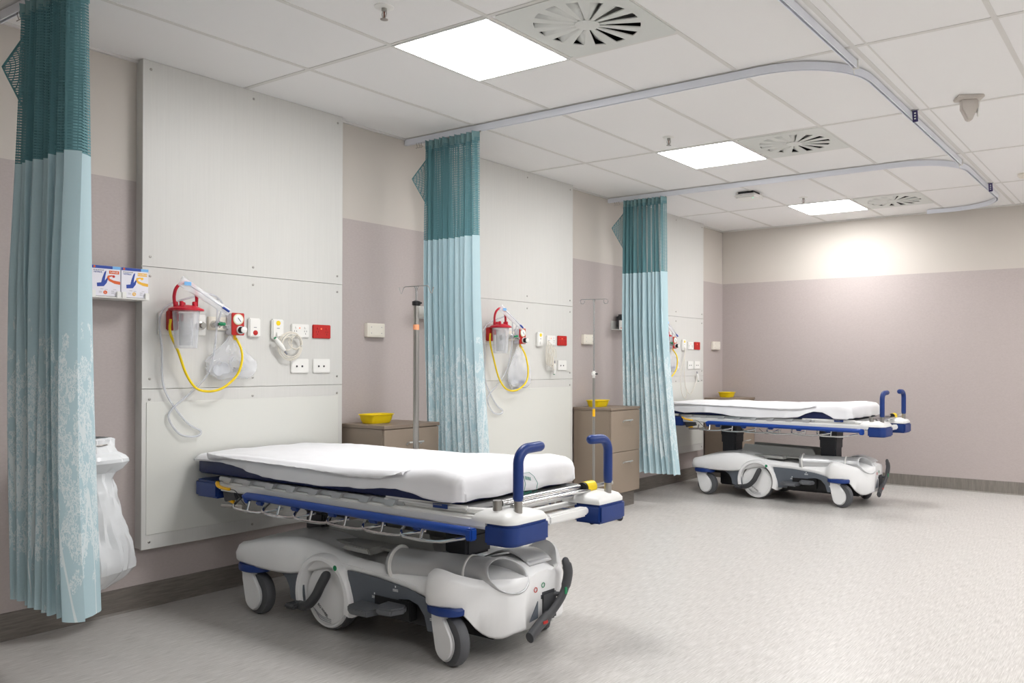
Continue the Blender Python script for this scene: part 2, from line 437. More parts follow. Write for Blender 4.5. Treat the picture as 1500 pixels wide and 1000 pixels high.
def swirl(loc, label):
    r = empty('swirl_diffuser', loc, label, 'air diffuser', 'square swirl air diffusers')
    mb = MB(); n = 14; R0, R1 = .055, .235; hw = .291
    zt, zb = -.001, -.006
    # plate = annular sectors between the slots + outer plate
    pl = MB(); bm = pl.bm
    def sect(a0, a1, ra, rb, z0, z1, steps=2):
        pts = [(ra*math.cos(a0+(a1-a0)*i/steps), ra*math.sin(a0+(a1-a0)*i/steps)) for i in range(steps+1)]
        pts += [(rb*math.cos(a1+(a0-a1)*i/steps), rb*math.sin(a1+(a0-a1)*i/steps)) for i in range(steps+1)]
        pl.prism(pts, 'xy', z0, z1)
    da = 2*PI/n
    for k in range(n):
        a = k*da
        sect(a+da*.52, a+da, R0, R1, zb, zt)
        # outer plate piece out to the square
        m_ = 6
        for q in range(m_):
            b0, b1 = a+da*q/m_, a+da*(q+1)/m_
            def sq(t):
                s = hw/max(abs(math.cos(t)), abs(math.sin(t))); return (s*math.cos(t), s*math.sin(t))
            pl.prism([(R1*math.cos(b0), R1*math.sin(b0)), sq(b0), sq(b1), (R1*math.cos(b1), R1*math.sin(b1))], 'xy', zb, zt)
    pl.prism([(R0*math.cos(a), R0*math.sin(a)) for a in [2*PI*i/28 for i in range(28)]], 'xy', zb-.001, zt)
    pl.build('plate', m_diff, r)
    bl = MB()
    for k in range(n):
        a = k*da
        def P(rr, t, z): return Vector((rr*math.cos(t), rr*math.sin(t), z))
        # a tilted vane under each slot
        V = [P(R0, a, zb), P(R1, a, zb), P(R1, a+da*.50, zb+R1*.13), P(R0, a+da*.50, zb+R0*.13)]
        vs = [bl.bm.verts.new(v) for v in V]; bl.bm.faces.new(vs)
    bl.build('vanes', m_diff, r, solid=.0012)
    mb = MB(); mb.box(-.262,.262,-.262,.262,.20,.205)
    for a, b, c, d in ((-.262,-.258,-.262,.262),(.258,.262,-.262,.262),(-.262,.262,-.262,-.258),(-.262,.262,.258,.262)): mb.box(a,b,c,d,.001,.20)
    mb.build('duct_box', m_black, r)
    return r
m_diff = mat('diffuser_plate', (214,216,212), .5, var=.01)
# the ceiling slab is cut away above the diffusers (real openings)
def cut_openings():
    ce = bpy.data.objects['ceiling']; me = ce.data
    bm = bmesh.new()
    xs = sorted({-.1, 1.86, 2.39, XR+.1}); ys = [YF-.1]
    for y in LY: ys += [y-.262, y+.262]
    ys.append(YB+.1); ys = sorted(ys)
    for i in range(len(xs)-1):
        for j in range(len(ys)-1):
            hole = (i == 1 and j % 2 == 1)
            if hole: 
                for (a, b) in (((xs[i],ys[j]),(xs[i+1],ys[j])),((xs[i+1],ys[j]),(xs[i+1],ys[j+1])),((xs[i+1],ys[j+1]),(xs[i],ys[j+1])),((xs[i],ys[j+1]),(xs[i],ys[j]))):
                    bm.faces.new([bm.verts.new(p) for p in ((a[0],a[1],H),(b[0],b[1],H),(b[0],b[1],H+.1),(a[0],a[1],H+.1))])
                continue
            bm.faces.new([bm.verts.new((x, y, H)) for x, y in ((xs[i],ys[j]),(xs[i+1],ys[j]),(xs[i+1],ys[j+1]),(xs[i],ys[j+1]))])
    bm.faces.new([bm.verts.new((x, y, H+.1)) for x, y in ((-.1,YF-.1),(XR+.1,YF-.1),(XR+.1,YB+.1),(-.1,YB+.1))])
    bmesh.ops.remove_doubles(bm, verts=bm.verts[:], dist=1e-5)
    bm.to_mesh(me); bm.free()
cut_openings()
D0 = swirl((2.125, LY[2]-.0, H), 'large swirl air diffuser at the top centre, beside the nearest light panel')
copy_tree(D0, (2.125, LY[3], H), 'swirl air diffuser beside the middle light panel, between the two rail arms')
copy_tree(D0, (2.125, LY[4], H), 'small-looking swirl air diffuser beside the farthest light panel')
for y in LY[:2]: copy_tree(D0, (2.125, y, H), 'swirl air diffuser of the same row, behind the viewpoint')
# sprinklers
def sprinkler(loc, label):
    r = empty('ceiling_sprinkler', loc, label, 'sprinkler', 'ceiling sprinklers')
    MB().lathe([(.040,0),(.040,-.003),(.032,-.006),(.014,-.007)], n=28).build('escutcheon', m_lid, r)
    b = MB(); b.lathe([(.011,-.007),(.011,-.018),(.008,-.02)], n=16)
    for s in (-1,1): b.tube([(s*.009,0,-.018),(s*.013,0,-.03),(s*.008,0,-.044),(0,0,-.050)], .0025, 6)
    b.lathe([(.016,-.052),(.016,-.054)], n=16); b.build('frame', m_steel, r)
    MB().tube([(0,0,-.02),(0,0,-.046)], .003, 8).build('glass_bulb', m_brass, r)
    return r
sp = sprinkler((1.519, -.392, H), 'small sprinkler head nearest the viewpoint, above the first bay')
copy_tree(sp, (1.49, 2.026, H), 'small sprinkler head beside the middle light panel')
copy_tree(sp, (1.488, 4.431, H), 'small sprinkler head beside the farthest light panel')
# wifi access point
r = empty('ceiling_access_point', (1.17, 3.97, H), 'white rounded square ceiling unit with a green light, near the third bay', 'access point')
MB().box(-.10,.10,-.10,.10,-.056,-.022,.014,3).build('housing', m_lid, r)
MB().box(-.07,.07,-.07,.07,-.023,0).build('mounting_plate', m_dark, r)  # plate coloured black to carry the dark shading above the housing
MB().lathe([(.004,-.058),(.004,-.055)], o=(.055,-.04,0), n=10).build('status_light', m_led, r)
# motion sensor on the right
m_sensor = mat('sensor_plastic', (206,199,192), .5, var=.01)
def sensor(loc, label, rz):
    r = empty('motion_sensor', loc, label, 'sensor', rz=rz)
    MB().prism([(-.07,-.05),(.07,-.05),(.07,.05),(-.07,.05)], 'xy', -.018, 0, .004).build('mounting_plate', m_sensor, r)
    MB().prism([(-.045,-.018),(.045,-.018),(.045,-.06),(.012,-.135),(-.012,-.135),(-.045,-.07)], 'xz', -.022, .022, .005).build('housing', m_sensor, r)
    MB().prism([(-.018,-.03),(.018,-.03),(.018,-.08),(0,-.115),(-.018,-.08)], 'yz', .043, .056, .003).build('lens', m_lid, r)
    return r
sensor((3.312,2.2,H), 'cream angular motion sensor hanging from the ceiling right of the curtain rail', .5)
r = tag(MB().lathe([(.06,0),(.06,-.012),(.045,-.03),(.0,-.036)], o=(0,0,0), n=28).build('smoke_detector', m_cream, loc=(3.29,4.47,H)), 'round pale detector cut by the right edge of the picture, on the ceiling', 'detector')
r.data.transform(Matrix.Translation((3.29,4.47,H)))

# ------------------------------------------------------------------ curtain tracks
TX = 2.968; TZ0, TZ1 = 2.655, 2.692
def track(pts2, name, label):
    prof = [(-.011,TZ0),(-.011,TZ1),(.011,TZ1),(.011,TZ0),(.0055,TZ0),(.0055,TZ0+.004),(.008,TZ0+.004),(.008,TZ1-.004),(-.008,TZ1-.004),(-.008,TZ0+.004),(-.0055,TZ0+.004),(-.0055,TZ0)]
    P = [Vector((a, b, 0)) for a, b in pts2]; rows = []
    for i, p in enumerate(P):
        t = (P[min(i+1,len(P)-1)]-P[max(i-1,0)]).normalized(); nrm = Vector((-t.y, t.x, 0))
        rows.append([p+nrm*a+Vector((0,0,z)) for a, z in prof])
    mb = MB(); V = mb.grid(rows, closed=True)
    mb.bm.faces.new(V[0]); mb.bm.faces.new(V[-1][::-1])
    cx, cy = P[0].x, P[0].y
    return tag(mb.build(name, m_track, loc=(cx, cy, 2.69)), label, 'curtain rail', 'white ceiling curtain rails')
TR = .42
def arm(y): return [(.004,y),(1,y),(2,y)]+arc(TX-TR, y+TR, TR, -PI/2, 0, 16)
t_ys = [-1.250, 1.114, 3.514]
track(arm(t_ys[0])+[(TX, t_ys[1]+.16)], 'curtain_track', 'curtain rail arm of the near curtain, running on along the right to the first junction')
track(arm(t_ys[1])+[(TX, t_ys[2]+.16)], 'curtain_track', 'curtain rail arm across the middle, holding the middle curtain and curving into the long run')
track(arm(t_ys[2])+[(TX, 5.05)]+arc(TX-.5, 5.13, .5, 0, PI/2, 14)+[(2.27,5.63)], 'curtain_track', 'farthest curtain rail, hooking round to end short of the back wall')
# purple suspension tags
def drop_tag(y, label):
    r = empty('rail_hanger', (3.0, y, H), label, 'rail hanger', 'purple tags where the rail hangs from the ceiling')
    MB().box(-.020,.020,-.008,.008,-.006,0).build('clip', m_grey, r)
    mb = MB(); mb.prism([(-.016,-.006),(.014,-.004),(.018,-.072),(-.012,-.074)], 'xz', -.002, .002)
    mb.build('tag', m_purple, r)
    mb = MB()
    for k in range(3): mb.box(-.004,.006,-.0026,-.002,-.026-.016*k,-.018-.016*k)
    mb.build('printed_marks', m_label_w, r)
    return r
drop_tag(2.28, 'purple tag on the long curtain rail between its two arms')
drop_tag(4.67, 'narrow purple tag on the curtain rail nearest the back wall')
# end stops and loose hooks at junctions
for y, lab in ((t_ys[1]+.17,'first'),(t_ys[2]+.17,'second')):
    mb = MB(); mb.box(TX-.016, TX+.016, y-.006, y+.006, TZ0-.002, TZ1+.004, .001)
    mb.tube([(TX-.006,y,TZ0),(TX-.008,y,TZ0-.018),(TX-.002,y,TZ0-.03)], .002, 6)
    tag(mb.build('rail_joiner', m_lid, loc=(TX,y,2.68)), 'small clip with a hanging hook at the %s junction of the long curtain rail' % lab, 'rail joiner')

# ------------------------------------------------------------------ curtains
def make_curtain(x0, w0, y0, seed, label, n=10, flare=.10, shift=.06, zbot=.27, amp=.062):
    rnd = random.Random(seed)
    base = (x0, y0, 0)
    r = empty('curtain', (x0, y0, TZ0), label, 'curtain', 'cubicle curtains bunched at the wall')
    NS = n*22; zt, zseam = 2.615, 2.005
    am = [rnd.uniform(.72, 1.12) for _ in range(n+1)]; wd = [rnd.uniform(.7, 1.35) for _ in range(n)]
    wd[-1] = 1.6; am[-1] = 1.15; tot = sum(wd); edges = [0]
    for q in wd: edges.append(edges[-1]+q/tot)
    ph = [rnd.uniform(0, 6.28) for _ in range(n+1)]
    def P(s, z):
        t = (zt-z)/(zt-zbot); t = max(0, t)
        k = min(int(n*0+sum(1 for e in edges[1:-1] if e <= s)), n-1)
        q = (s-edges[k])/(edges[k+1]-edges[k])
        a = am[k]*(1-q)+am[k+1]*q
        sq = math.sin(2*PI*q + .25*math.sin(2.2*t+ph[k]))
        sq = math.copysign(abs(sq)**.8, sq)
        A = amp*(.72+.38*min(1, t*2.2))*a*(1+.12*math.sin(5*t+ph[k]))
        W = w0*(.96+.10*t)+flare*max(0, t-.45)**1.3
        x = x0 + shift*max(0, t-.25)**1.5 + W*(s + .30*(edges[k+1]-edges[k])*math.sin(2*PI*q*2+ph[k]*.2)*.5)
        y = y0 + A*sq + .012*math.sin(4*t+seed+6*s)*t
        return Vector((x-x0, y-y0, z-TZ0))
    ulen = [0]
    for i in range(NS): ulen.append(ulen[-1]+max((P((i+1)/NS, 1.5)-P(i/NS, 1.5)).length, .004))
    def part(name, m, za, zb, nz, solid=0, wob=0):
        rows, uvs = [], []
        for j in range(nz+1):
            z = za+(zb-za)*j/nz
            rows.append([P(i/NS, z + (wob*math.sin(i*.5) if j == nz else 0)) for i in range(NS+1)])
            uvs.append([(ulen[i], z) for i in range(NS+1)])
        mb = MB(); mb.grid(rows, uvs=uvs)
        return mb.build(name, m, r, ang=180, recalc=False)
    part('netting', m_net, zt, zseam, 12)
    cl = part('fabric', m_cloth, zseam, zbot, 40, wob=.004)
    # heading tape with ruffles
    rows = []
    for j in range(5):
        z = 2.652-(2.652-zt+.02)*j/4
        rows.append([P(i/NS, zt)*1.0 + Vector((0, .006*math.sin(i*.9)*(1 if j else 1.4) , z-zt)) for i in range(NS+1)])
    mb = MB(); mb.grid(rows); mb.build('heading_tape', m_header, r, ang=180, recalc=False)
    # hem: a narrow doubled band sewn at the bottom
    rows = [[P(i/NS, zbot+.055)+Vector((0,-.0015,0)) for i in range(NS+1)], [P(i/NS, zbot+.03)+Vector((0,-.003,0)) for i in range(NS+1)], [P(i/NS, zbot+.0)+Vector((0,-.0015,0)) for i in range(NS+1)]]
    # leading corner hanging loose towards the wall
    mb = MB(); A = P(0, zt); rows, uvs = [], []
    for j in range(13):
        t = j/12; z = zt-.02-t*.36
        reach = .115*t/.42 if t < .42 else .115*(1-(t-.42)/.58)
        row, uu = [], []
        for i in range(7):
            q = i/6
            row.append(P(0, z)+Vector((-reach*q*.8, .02*math.sin(q*3)-.04*q*reach/.1, -.05*q*(1-t)))); uu.append((q*reach*1.1, z))
        rows.append(row); uvs.append(uu)
    mb.grid(rows, uvs=uvs); mb.build('loose_corner', m_net, r, ang=180, recalc=False)
    mb = MB(); mb.tube([rows[j][6] for j in range(13)], .006, 6, flat=.4); mb.tube([rows[0][q] for q in range(7)], .006, 6, flat=.4)
    mb.build('edge_binding', m_teal, r)
    # gliders
    mb = MB()
    for i in range(8):
        p = P(i/7, zt); mb.box(p.x-.004, p.x+.004, -.004, .004, -.004, .016); mb.tube([(p.x,0,0),(p.x,p.y*.6,-.012)], .0015, 5)
    for i in range(3): mb.tube([(-.05-.022*i,0,.012),(-.05-.022*i,0,-.006),(-.044-.022*i,.004,-.026),(-.056-.022*i,0,-.03)], .0022, 5)
    mb.build('glider', m_steel, r)
    return r
make_curtain(.375, .49, t_ys[0], 3, 'large blue curtain with a dark net top, filling the left edge of the picture', n=9, zbot=.268, amp=.066, flare=.16, shift=-.07)
make_curtain(.20, .48, t_ys[1], 11, 'middle blue curtain with a dark net top, hanging behind the near bed', n=10, flare=.06, amp=.052)
make_curtain(.165, .45, t_ys[2], 23, 'far blue curtain with a dark net top, hanging beside the far bed', n=10, flare=.16, shift=.055)

# ------------------------------------------------------------------ bedhead panels
PT = .068
def bed_panel(y0, y1, label):
    r = empty('bedhead_panel', (0, (y0+y1)/2, .30), label, 'wall panel', 'pale bedhead panels on the left wall')
    o = (0, (y0+y1)/2, .30)
    zb, zm, zu, zt = .30, 1.085, 1.686, 2.699
    MB().box(.001, PT-.018, y0+.004, y1-.004, zb+.004, zt).build('backing_frame', m_panel, r, off=o)
    MB().box(PT-.018, PT, y0, y1, zu+.001, zt, .0012, 1).build('upper_board', m_panel, r, off=o)
    MB().box(PT-.018, PT, y0, y1, zm+.001, zu-.001, .0012, 1).build('service_board', m_panel, r, off=o)
    MB().box(PT-.018, PT, y0, y1, zb, zm-.001, .0012, 1).build('lower_board', m_panel, r, off=o)
    MB().box(PT-.002, PT+.003, y0+.022, y1-.03, .37, 1.02, .001, 1).build('bumper_sheet', m_panel_lo, r, off=o)
    ym = (y0+y1)/2; first = None
    for y in (y0+.038, ym, y1-.038):
        for z in (2.655, 1.735, 1.64, 1.135, 1.035, .335):
            mb = MB(); mb.lathe([(.0065,0),(.0065,.0018),(.004,.0035),(.001,.0038)], axis='x', n=12)
            if first is None: first = mb.build('screw', m_steel, r); first.location = (PT, y-o[1], z-o[2])
            else:
                mb.bm.free(); c = first.copy(); COL.objects.link(c); c.parent = r; c.location = (PT, y-o[1], z-o[2])
    return r
DY = 2.335
BY = [0, DY, 2*DY]
bed_panel(-.63, .556, 'tall pale bedhead panel behind the near bed')
bed_panel(-.63+DY, .556+DY, 'tall pale bedhead panel between the middle and far curtains')
bed_panel(-.63+2*DY, .556+2*DY, 'tall pale bedhead panel behind the far bed, mostly hidden by the far curtain')

# ------------------------------------------------------------------ cabinets, bowls
def cabinet(y0, label):
    r = empty('bedside_cabinet', (.2, y0+.22, 0), label, 'cabinet', 'brown bedside cabinets')
    o = (.2, y0+.22, 0); y1 = y0+.44
    MB().box(.02, .382, y0, y1, .13, .823, .001, 1).build('body', m_cab, r, off=o)
    MB().box(.012, .405, y0-.004, y1+.004, .824, .845, .002, 1).build('top', m_cabtop, r, off=o)
    MB().box(.02, .35, y0+.01, y1-.01, 0, .13).build('plinth', m_skirt_side, r, off=o)
    for za, zb in ((.478,.820),(.133,.474)):
        d = MB().box(.383, .401, y0+.002, y1-.002, za, zb, .0015, 1).build('drawer', m_cab, r, off=o)
        zc = zb-.085; yc = (y0+y1)/2+.01
        h = MB(); h.tube([(.402,yc-.055,zc-.012),(.415,yc-.055,zc),(.428,yc-.055,zc+.002),(.430,yc-.045,zc+.002),(.430,yc+.045,zc+.002),(.428,yc+.055,zc+.002),(.415,yc+.055,zc),(.402,yc+.055,zc-.012)], .0055, 10)
        h.build('handle', m_handle, d, off=o)
    return r
cabinet(.592, 'brown two-drawer cabinet behind the near bed, beside the middle curtain')
cabinet(2.975, 'brown two-drawer cabinet standing between the middle bay panel and the far curtain')
cabinet(5.355, 'brown two-drawer cabinet in the far corner behind the far bed')
def bowl(x, y, label, sy=.10):
    mb = MB()
    def ring(k, rx, ry, z, n=32):
        pts = []
        for i in range(n):
            a = 2*PI*i/n; c, s_ = math.cos(a), math.sin(a); e = .55
            pts.append(Vector((rx*math.copysign(abs(c)**e, c), ry*math.copysign(abs(s_)**e, s_), z)))
        return pts
    rows = [ring(0,.035,.06,.0005), ring(0,.055,sy-.022,.0), ring(0,.066,sy-.012,.02), ring(0,.072,sy-.006,.048), ring(0,.080,sy,.052), ring(0,.080,sy,.056), ring(0,.070,sy-.008,.052), ring(0,.063,sy-.016,.02), ring(0,.05,sy-.026,.004), ring(0,.03,.05,.004)]
    V = mb.grid(rows, closed=True); mb.bm.faces.new(V[0][::-1]); mb.bm.faces.new(V[-1])
    o = mb.build('kidney_dish' if False else 'plastic_tray', m_yellow, ang=50); o.location = (x, y, .846)
    return tag(o, label, 'tray', 'yellow plastic trays on the cabinets')
bowl(.16, .74, 'yellow plastic tray on the cabinet behind the near bed')
bowl(.16, 3.13, 'yellow plastic tray on the cabinet beside the far curtain')
bowl(.16, 5.60, 'yellow plastic tray on the cabinet in the far corner')
# plate + box on walls between bays
def wall_plate(y0, z0, wy, hz, label, m=None):
    r = empty('wall_switch', (0, y0+wy/2, z0+hz/2), label, 'switch', 'cream wall boxes beside the bedhead panels'); o = (0, y0+wy/2, z0+hz/2)
    MB().box(.001, .034, y0, y0+wy, z0, z0+hz, .003).build('housing', m_cream, r, off=o)
    mb = MB().box(.034, .037, y0+.012, y0+wy-.012, z0+.01, z0+hz-.01, .001, 1); mb.build('cover', m_cream, r, off=o)
    for k in range(4):
        MB().lathe([(.003,0),(.003,.0008)], axis='x', n=8, o=(.037, y0+.03+(k%2)*(wy-.06), z0+.025+(k//2)*(hz-.05))).build('rivet', m_greyprint, r, off=o)
    return r
wall_plate(.775, 1.378, .142, .088, 'cream box on the wall above the cabinet behind the near bed')
wall_plate(3.103, 1.378, .150, .085, 'cream box on the wall left of the far curtain')
wall_plate(5.530, 1.366, .165, .09, 'cream box on the wall close to the far corner')
# ---- service fittings on each panel
def socket_plate(y, z, label, m, wy=.116, hz=.078, kind='plain', name='power_socket'):
    r = empty(name, (PT, y, z), label, 'socket')
    MB().box(0, .011, -wy/2, wy/2, -hz/2, hz/2, .0035).build('plate', m, r)
    if kind == 'data':
        for s in (-1,1): MB().lathe([(.006,.0110),(.0055,.0122)], axis='x', n=14, o=(0,-.004+s*.018,-.002)).build('port', m_dot, r)
    else:
        for s in (-1,1):
            mb = MB()
            for a in (-1,1): mb.box(.0108,.0118, s*.033+a*.007-.001, s*.033+a*.007+.001, -.006, .002)
            mb.box(.0108,.0118, s*.033-.001, s*.033+.001, -.020, -.012)
            mb.build('slots', m_dot, r)
            MB().box(.011,.0145, s*.030-.005, s*.030+.005, .012, .024, .001, 1).build('rocker', m, r)
        if kind in ('neon','red'): MB().lathe([(.004,.011),(.004,.0125)], axis='x', n=10, o=(0,-.006,.016)).build('indicator', m_amberled, r)
    return r
def coil(mb, y, z, r, r2, turns, x0, seed):
    rd = random.Random(seed); pts = []
    for i in range(turns*24+1):
        a = 2*PI*i/24; k = i/24
        rr = 1+.08*math.sin(k*2.1+seed)
        pts.append((x0+.006*math.sin(k*5), y+r*rr*math.cos(a)+.006*math.sin(k*3), z+r2*rr*math.sin(a)+.005*math.cos(k*4)))
    mb.tube(pts, .0028, 6)
def bay_services(b, which):
    d = BY[b]; X = PT
    # left white plate with red outlet body
    r = empty('suction_outlet', (X, -.44+d, 1.41), 'white outlet plate with a red socket, behind the suction jar %s' % which, 'wall outlet'); o = (X, -.44+d, 1.41)
    MB().box(X, X+.010, -.557+d, -.31+d, 1.355, 1.462, .003).build('plate', m_lid, r, off=o)
    MB().box(X+.010, X+.055, -.52+d, -.478+d, 1.375, 1.475, .005).build('outlet_body', m_red, r, off=o)
    MB().lathe([(.022,.010),(.022,.03),(.014,.034),(.014,.05)], axis='x', n=20, o=(X,-.345+d,1.405)).build('spare_outlet', m_steel, r, off=o)
    # canister
    cx, cy, zt = X+.115, -.475+d, 1.485
    r = empty('suction_canister', (cx, cy, 1.29), 'clear suction jar with a red lid and handle hung %s' % which, 'suction jar', 'suction jars with red lids'); o = (cx, cy, 1.29)
    MB().lathe([(.048,1.285),(.052,1.29),(.058,1.40),(.062,1.47),(.064,1.476),(.062,1.476),(.056,1.40),(.050,1.294),(.046,1.288)], o=(cx,cy,0), n=40).build('jar', m_clear, r, off=o)
    MB().lathe([(.030,1.30),(.033,1.44),(.033,1.46),(.031,1.44),(.028,1.30)], o=(cx,cy,0), n=28).build('liner', m_film, r, off=o)
    mb = MB(); mb.lathe([(.062,1.470),(.080,1.472),(.080,1.480),(.066,1.487),(.045,1.497),(.02,1.500)], o=(cx,cy,0), n=44)
    for a in (.4,1.6,2.9,4.1,5.3): mb.lathe([(.010,1.492),(.010,1.512),(.007,1.516)], o=(cx+.045*math.cos(a),cy+.045*math.sin(a),0), n=14)
    mb.build('lid', m_crim, r, off=o)
    mb = MB(); mb.tube(smooth_path([(cx-.01,cy-.050,1.49),(cx-.01,cy-.055,1.54),(cx-.005,cy-.045,1.585),(cx,cy-.01,1.612),(cx,cy+.035,1.60),(cx,cy+.052,1.55),(cx,cy+.052,1.49)]), .0078, 10)
    mb.build('handle', m_crim, r, off=o)
    mb = MB()
    for k in range(7): mb.box(cx+.0585+k*.0005, cx+.0592+k*.0005, cy-.022+(k%2)*.006, cy-.004, 1.32+k*.018, 1.3215+k*.018)
    mb.build('graduations', m_greyprint, r, off=o)
    MB().box(X+.01, cx-.055, cy-.02, cy+.02, 1.42, 1.46, .004).build('bracket', m_crim, r, off=o)
    # yellow suction tube
    mb = MB(); mb.tube(smooth_path([(cx-.06,cy-.045,1.43),(cx-.058,cy-.047,1.36),(X+.05,-.478+d,1.27),(X+.045,-.43+d,1.15),(X+.05,-.37+d,1.077),(X+.07,-.275+d,1.075),(X+.084,-.19+d,1.14),(X+.084,-.155+d,1.22),(X+.076,-.155+d,1.29),(X+.045,-.165+d,1.345)] if b != 1 else
       [(cx-.06,cy-.045,1.43),(cx-.058,cy-.047,1.36),(X+.05,-.478+d,1.25),(X+.045,-.41+d,1.10),(X+.05,-.33+d,1.02),(X+.07,-.24+d,1.012),(X+.084,-.15+d,1.07),(X+.084,-.125+d,1.16),(X+.076,-.145+d,1.27),(X+.045,-.165+d,1.345)], 8), .0062, 10)
    tag(mb.build('suction_tube', m_yellow, loc=(X+.05,-.3+d,1.1)), 'yellow tube looping under the suction jar %s' % which, 'tube', 'yellow suction tubes')
    # clear tubing loops
    mb = MB(); mb.tube(smooth_path([(X+.10,-.30+d,1.42),(X+.09,-.27+d,1.52),(X+.07,-.32+d,1.565),(X+.06,-.40+d,1.55),(X+.03,-.548+d,1.47),(X+.03,-.548+d,1.27),(X+.02,-.535+d,1.10),(X+.018,-.47+d,.98),(X+.018,-.40+d,.90),(X+.018,-.34+d,.862),(X+.02,-.37+d,.838),(X+.02,-.45+d,.855),(X+.02,-.505+d,.93),(X+.02,-.49+d,.985),(X+.025,-.39+d,1.07),(X+.03,-.31+d,1.16),(X+.05,-.285+d,1.30),(X+.06,-.28+d,1.45),(X+.05,-.27+d,1.55)], 8), .0052, 8)
    tag(mb.build('clear_tubing', m_tubing, loc=(X+.03,-.45+d,1.0)), 'long clear tubing hanging in loops below the suction jar %s' % which, 'tube', 'clear tubing loops')
    # long film packet poking out of the lid
    rows = []
    for i in range(15):
        t = i/14; yc, zc = -.535+.27*t+d, 1.615-.145*t
        row = []
        for k in range(7):
            q = k/6-.5; wv = .045*(1-.25*t)
            row.append(Vector((cx+.05-.02*t+.010*math.cos(q*3)*math.sin(t*PI)+.004*noise.noise(Vector((t*9,q*5,b))), yc+q*wv*.55, zc+q*wv)))
        rows.append(row)
    mb = MB(); mb.grid(rows)
    m_pk = MATS['packet_film']; rr = empty('catheter_packet', (cx+.05, -.40+d, 1.55), 'clear film packet lying across the red jar lid %s' % which, 'packet')
    mb.build('film', m_pk, rr, solid=.001, off=(cx+.05, -.40+d, 1.55))
    mb = MB(); mb.tube([(cx+.056,-.51+d,1.607),(cx+.05,-.42+d,1.558),(cx+.045,-.30+d,1.492)], .004, 8); mb.build('catheter', m_tubing, rr, off=(cx+.05, -.40+d, 1.55))
    mb = MB(); mb.tube([(cx+.045,-.31+d,1.497),(cx+.043,-.275+d,1.477)], .006, 8); mb.build('connector', m_indigo, rr, off=(cx+.05, -.40+d, 1.55))
    mb = text_mb('STERILE', .014, Matrix.Translation((cx+.064,-.505+d,1.6)) @ Matrix(((0,0,1,0),(1,0,0,0),(0,1,0,0),(0,0,0,1))) @ Matrix.Rotation(-.5,4,'Z')) if False else MB().box(cx+.0625,cx+.063,-.52+d,-.485+d,1.592,1.610)
    mb.build('print', m_skyb, rr, off=(cx+.05, -.40+d, 1.55))
    # gas flow meters beside
    r = empty('oxygen_outlet', (X, -.26+d, 1.42), 'chrome and white flow outlet beside the suction jar %s' % which, 'wall outlet'); o = (X, -.26+d, 1.42)
    MB().box(X, X+.012, -.30+d, -.19+d, 1.385, 1.455, .003).build('plate', m_cream, r, off=o)
    MB().lathe([(.02,.012),(.02,.05),(.012,.055),(.012,.08)], axis='x', n=20, o=(X,-.268+d,1.415)).build('probe', m_chrome, r, off=o)
    MB().lathe([(.007,-.018),(.009,-.014),(.009,.014),(.006,.018)], axis='y', n=18, o=(X+.085,-.268+d,1.415)).build('knob', m_green, r, off=o)
    MB().lathe([(.011,0),(.014,.02),(.009,.035)], axis='x', n=18, o=(X+.05,-.232+d,1.40)).build('nut', m_chrome, r, off=o)
    # hanging mask bag
    r = empty('mask_bag', (X+.05, -.2+d, 1.36), 'clear plastic bag with a breathing mask hanging beside the yellow tube %s' % which, 'bag', 'clear bags with masks'); o = (X+.05, -.2+d, 1.36)
    yc0, hw0 = (-.19, .145) if b != 1 else (-.18, .125); ztop, zbt = (1.358, 1.135) if b != 1 else (1.358, 1.03)
    rows = []
    for i in range(17):
        t = i/16; z = ztop-(ztop-zbt)*t
        hwid = interp([(0,.012),(.15,.035),(.6,hw0),(.85,hw0),(.97,hw0*.8),(1,hw0*.6)], t); dep = interp([(0,.008),(.6,.032),(.9,.030),(1,.006)], t)
        row = []
        for k in range(28):
            a = 2*PI*k/28
            n_ = noise.noise(Vector((math.cos(a)*2, t*5, math.sin(a)*2+b*7)))*.018*min(1,t*3)
            row.append(Vector((X+.036+(dep+n_*.6)*math.cos(a)*.8, yc0+d+.01*t+(hwid+n_)*math.sin(a), z+.02*noise.noise(Vector((a,t*3,b)))*t)))
        rows.append(row)
    mb = MB(); V = mb.grid(rows, closed=True); mb.bm.faces.new(V[-1]); mb.build('bag', m_bagf, r, off=o, ang=25)
    mb = MB(); rows = []
    for i in range(9):
        t = i/8; rr_ = interp([(0,.012),(.3,.02),(1,.048)], t)
        rows.append([Vector((X+.022+.024*t, yc0-.055+d+rr_*math.cos(a), zbt+.045+.03*(1-t)+rr_*.8*math.sin(a))) for a in [2*PI*k/20 for k in range(20)]])
    mb.grid(rows, closed=True); mb.build('mask', m_tubing, r, off=o, solid=.002)
    MB().box(X+.020, X+.045, yc0+.02+d, yc0+.06+d, zbt+.03, zbt+.055, .004).build('mask_clip', m_indigo if b else m_grey, r, off=o)
    mb = MB(); coil(mb, yc0+.05+d, zbt+.075, .05, .04, 2, X+.034, b); mb.build('mask_tubing', m_tubing, r, off=o)
    # vacuum regulator
    r = empty('vacuum_regulator', (X, -.136+d, 1.42), 'suction regulator with a red face, round gauge and black knob %s' % which, 'regulator', 'suction regulators'); o = (X, -.136+d, 1.42)
    y0, y1 = -.205+d, -.122+d
    MB().box(X, X+.055, y0+.01, y1-.008, 1.362, 1.475, .004).build('body', m_carton, r, off=o)
    MB().box(X+.055, X+.062, y0+.006, y1-.004, 1.36, 1.478, .003).build('face', m_red, r, off=o)
    yc = (y0+y1)/2
    MB().lathe([(.029,.062),(.029,.066),(.026,.067)], axis='x', n=28, o=(X,yc,1.444)).build('gauge_rim', m_gauge, r, off=o)
    g = MB().lathe([(.023,.067),(.023,.0676)], axis='x', n=28, o=(X,yc,1.444)).build('gauge_face', m_label_w, r, off=o)
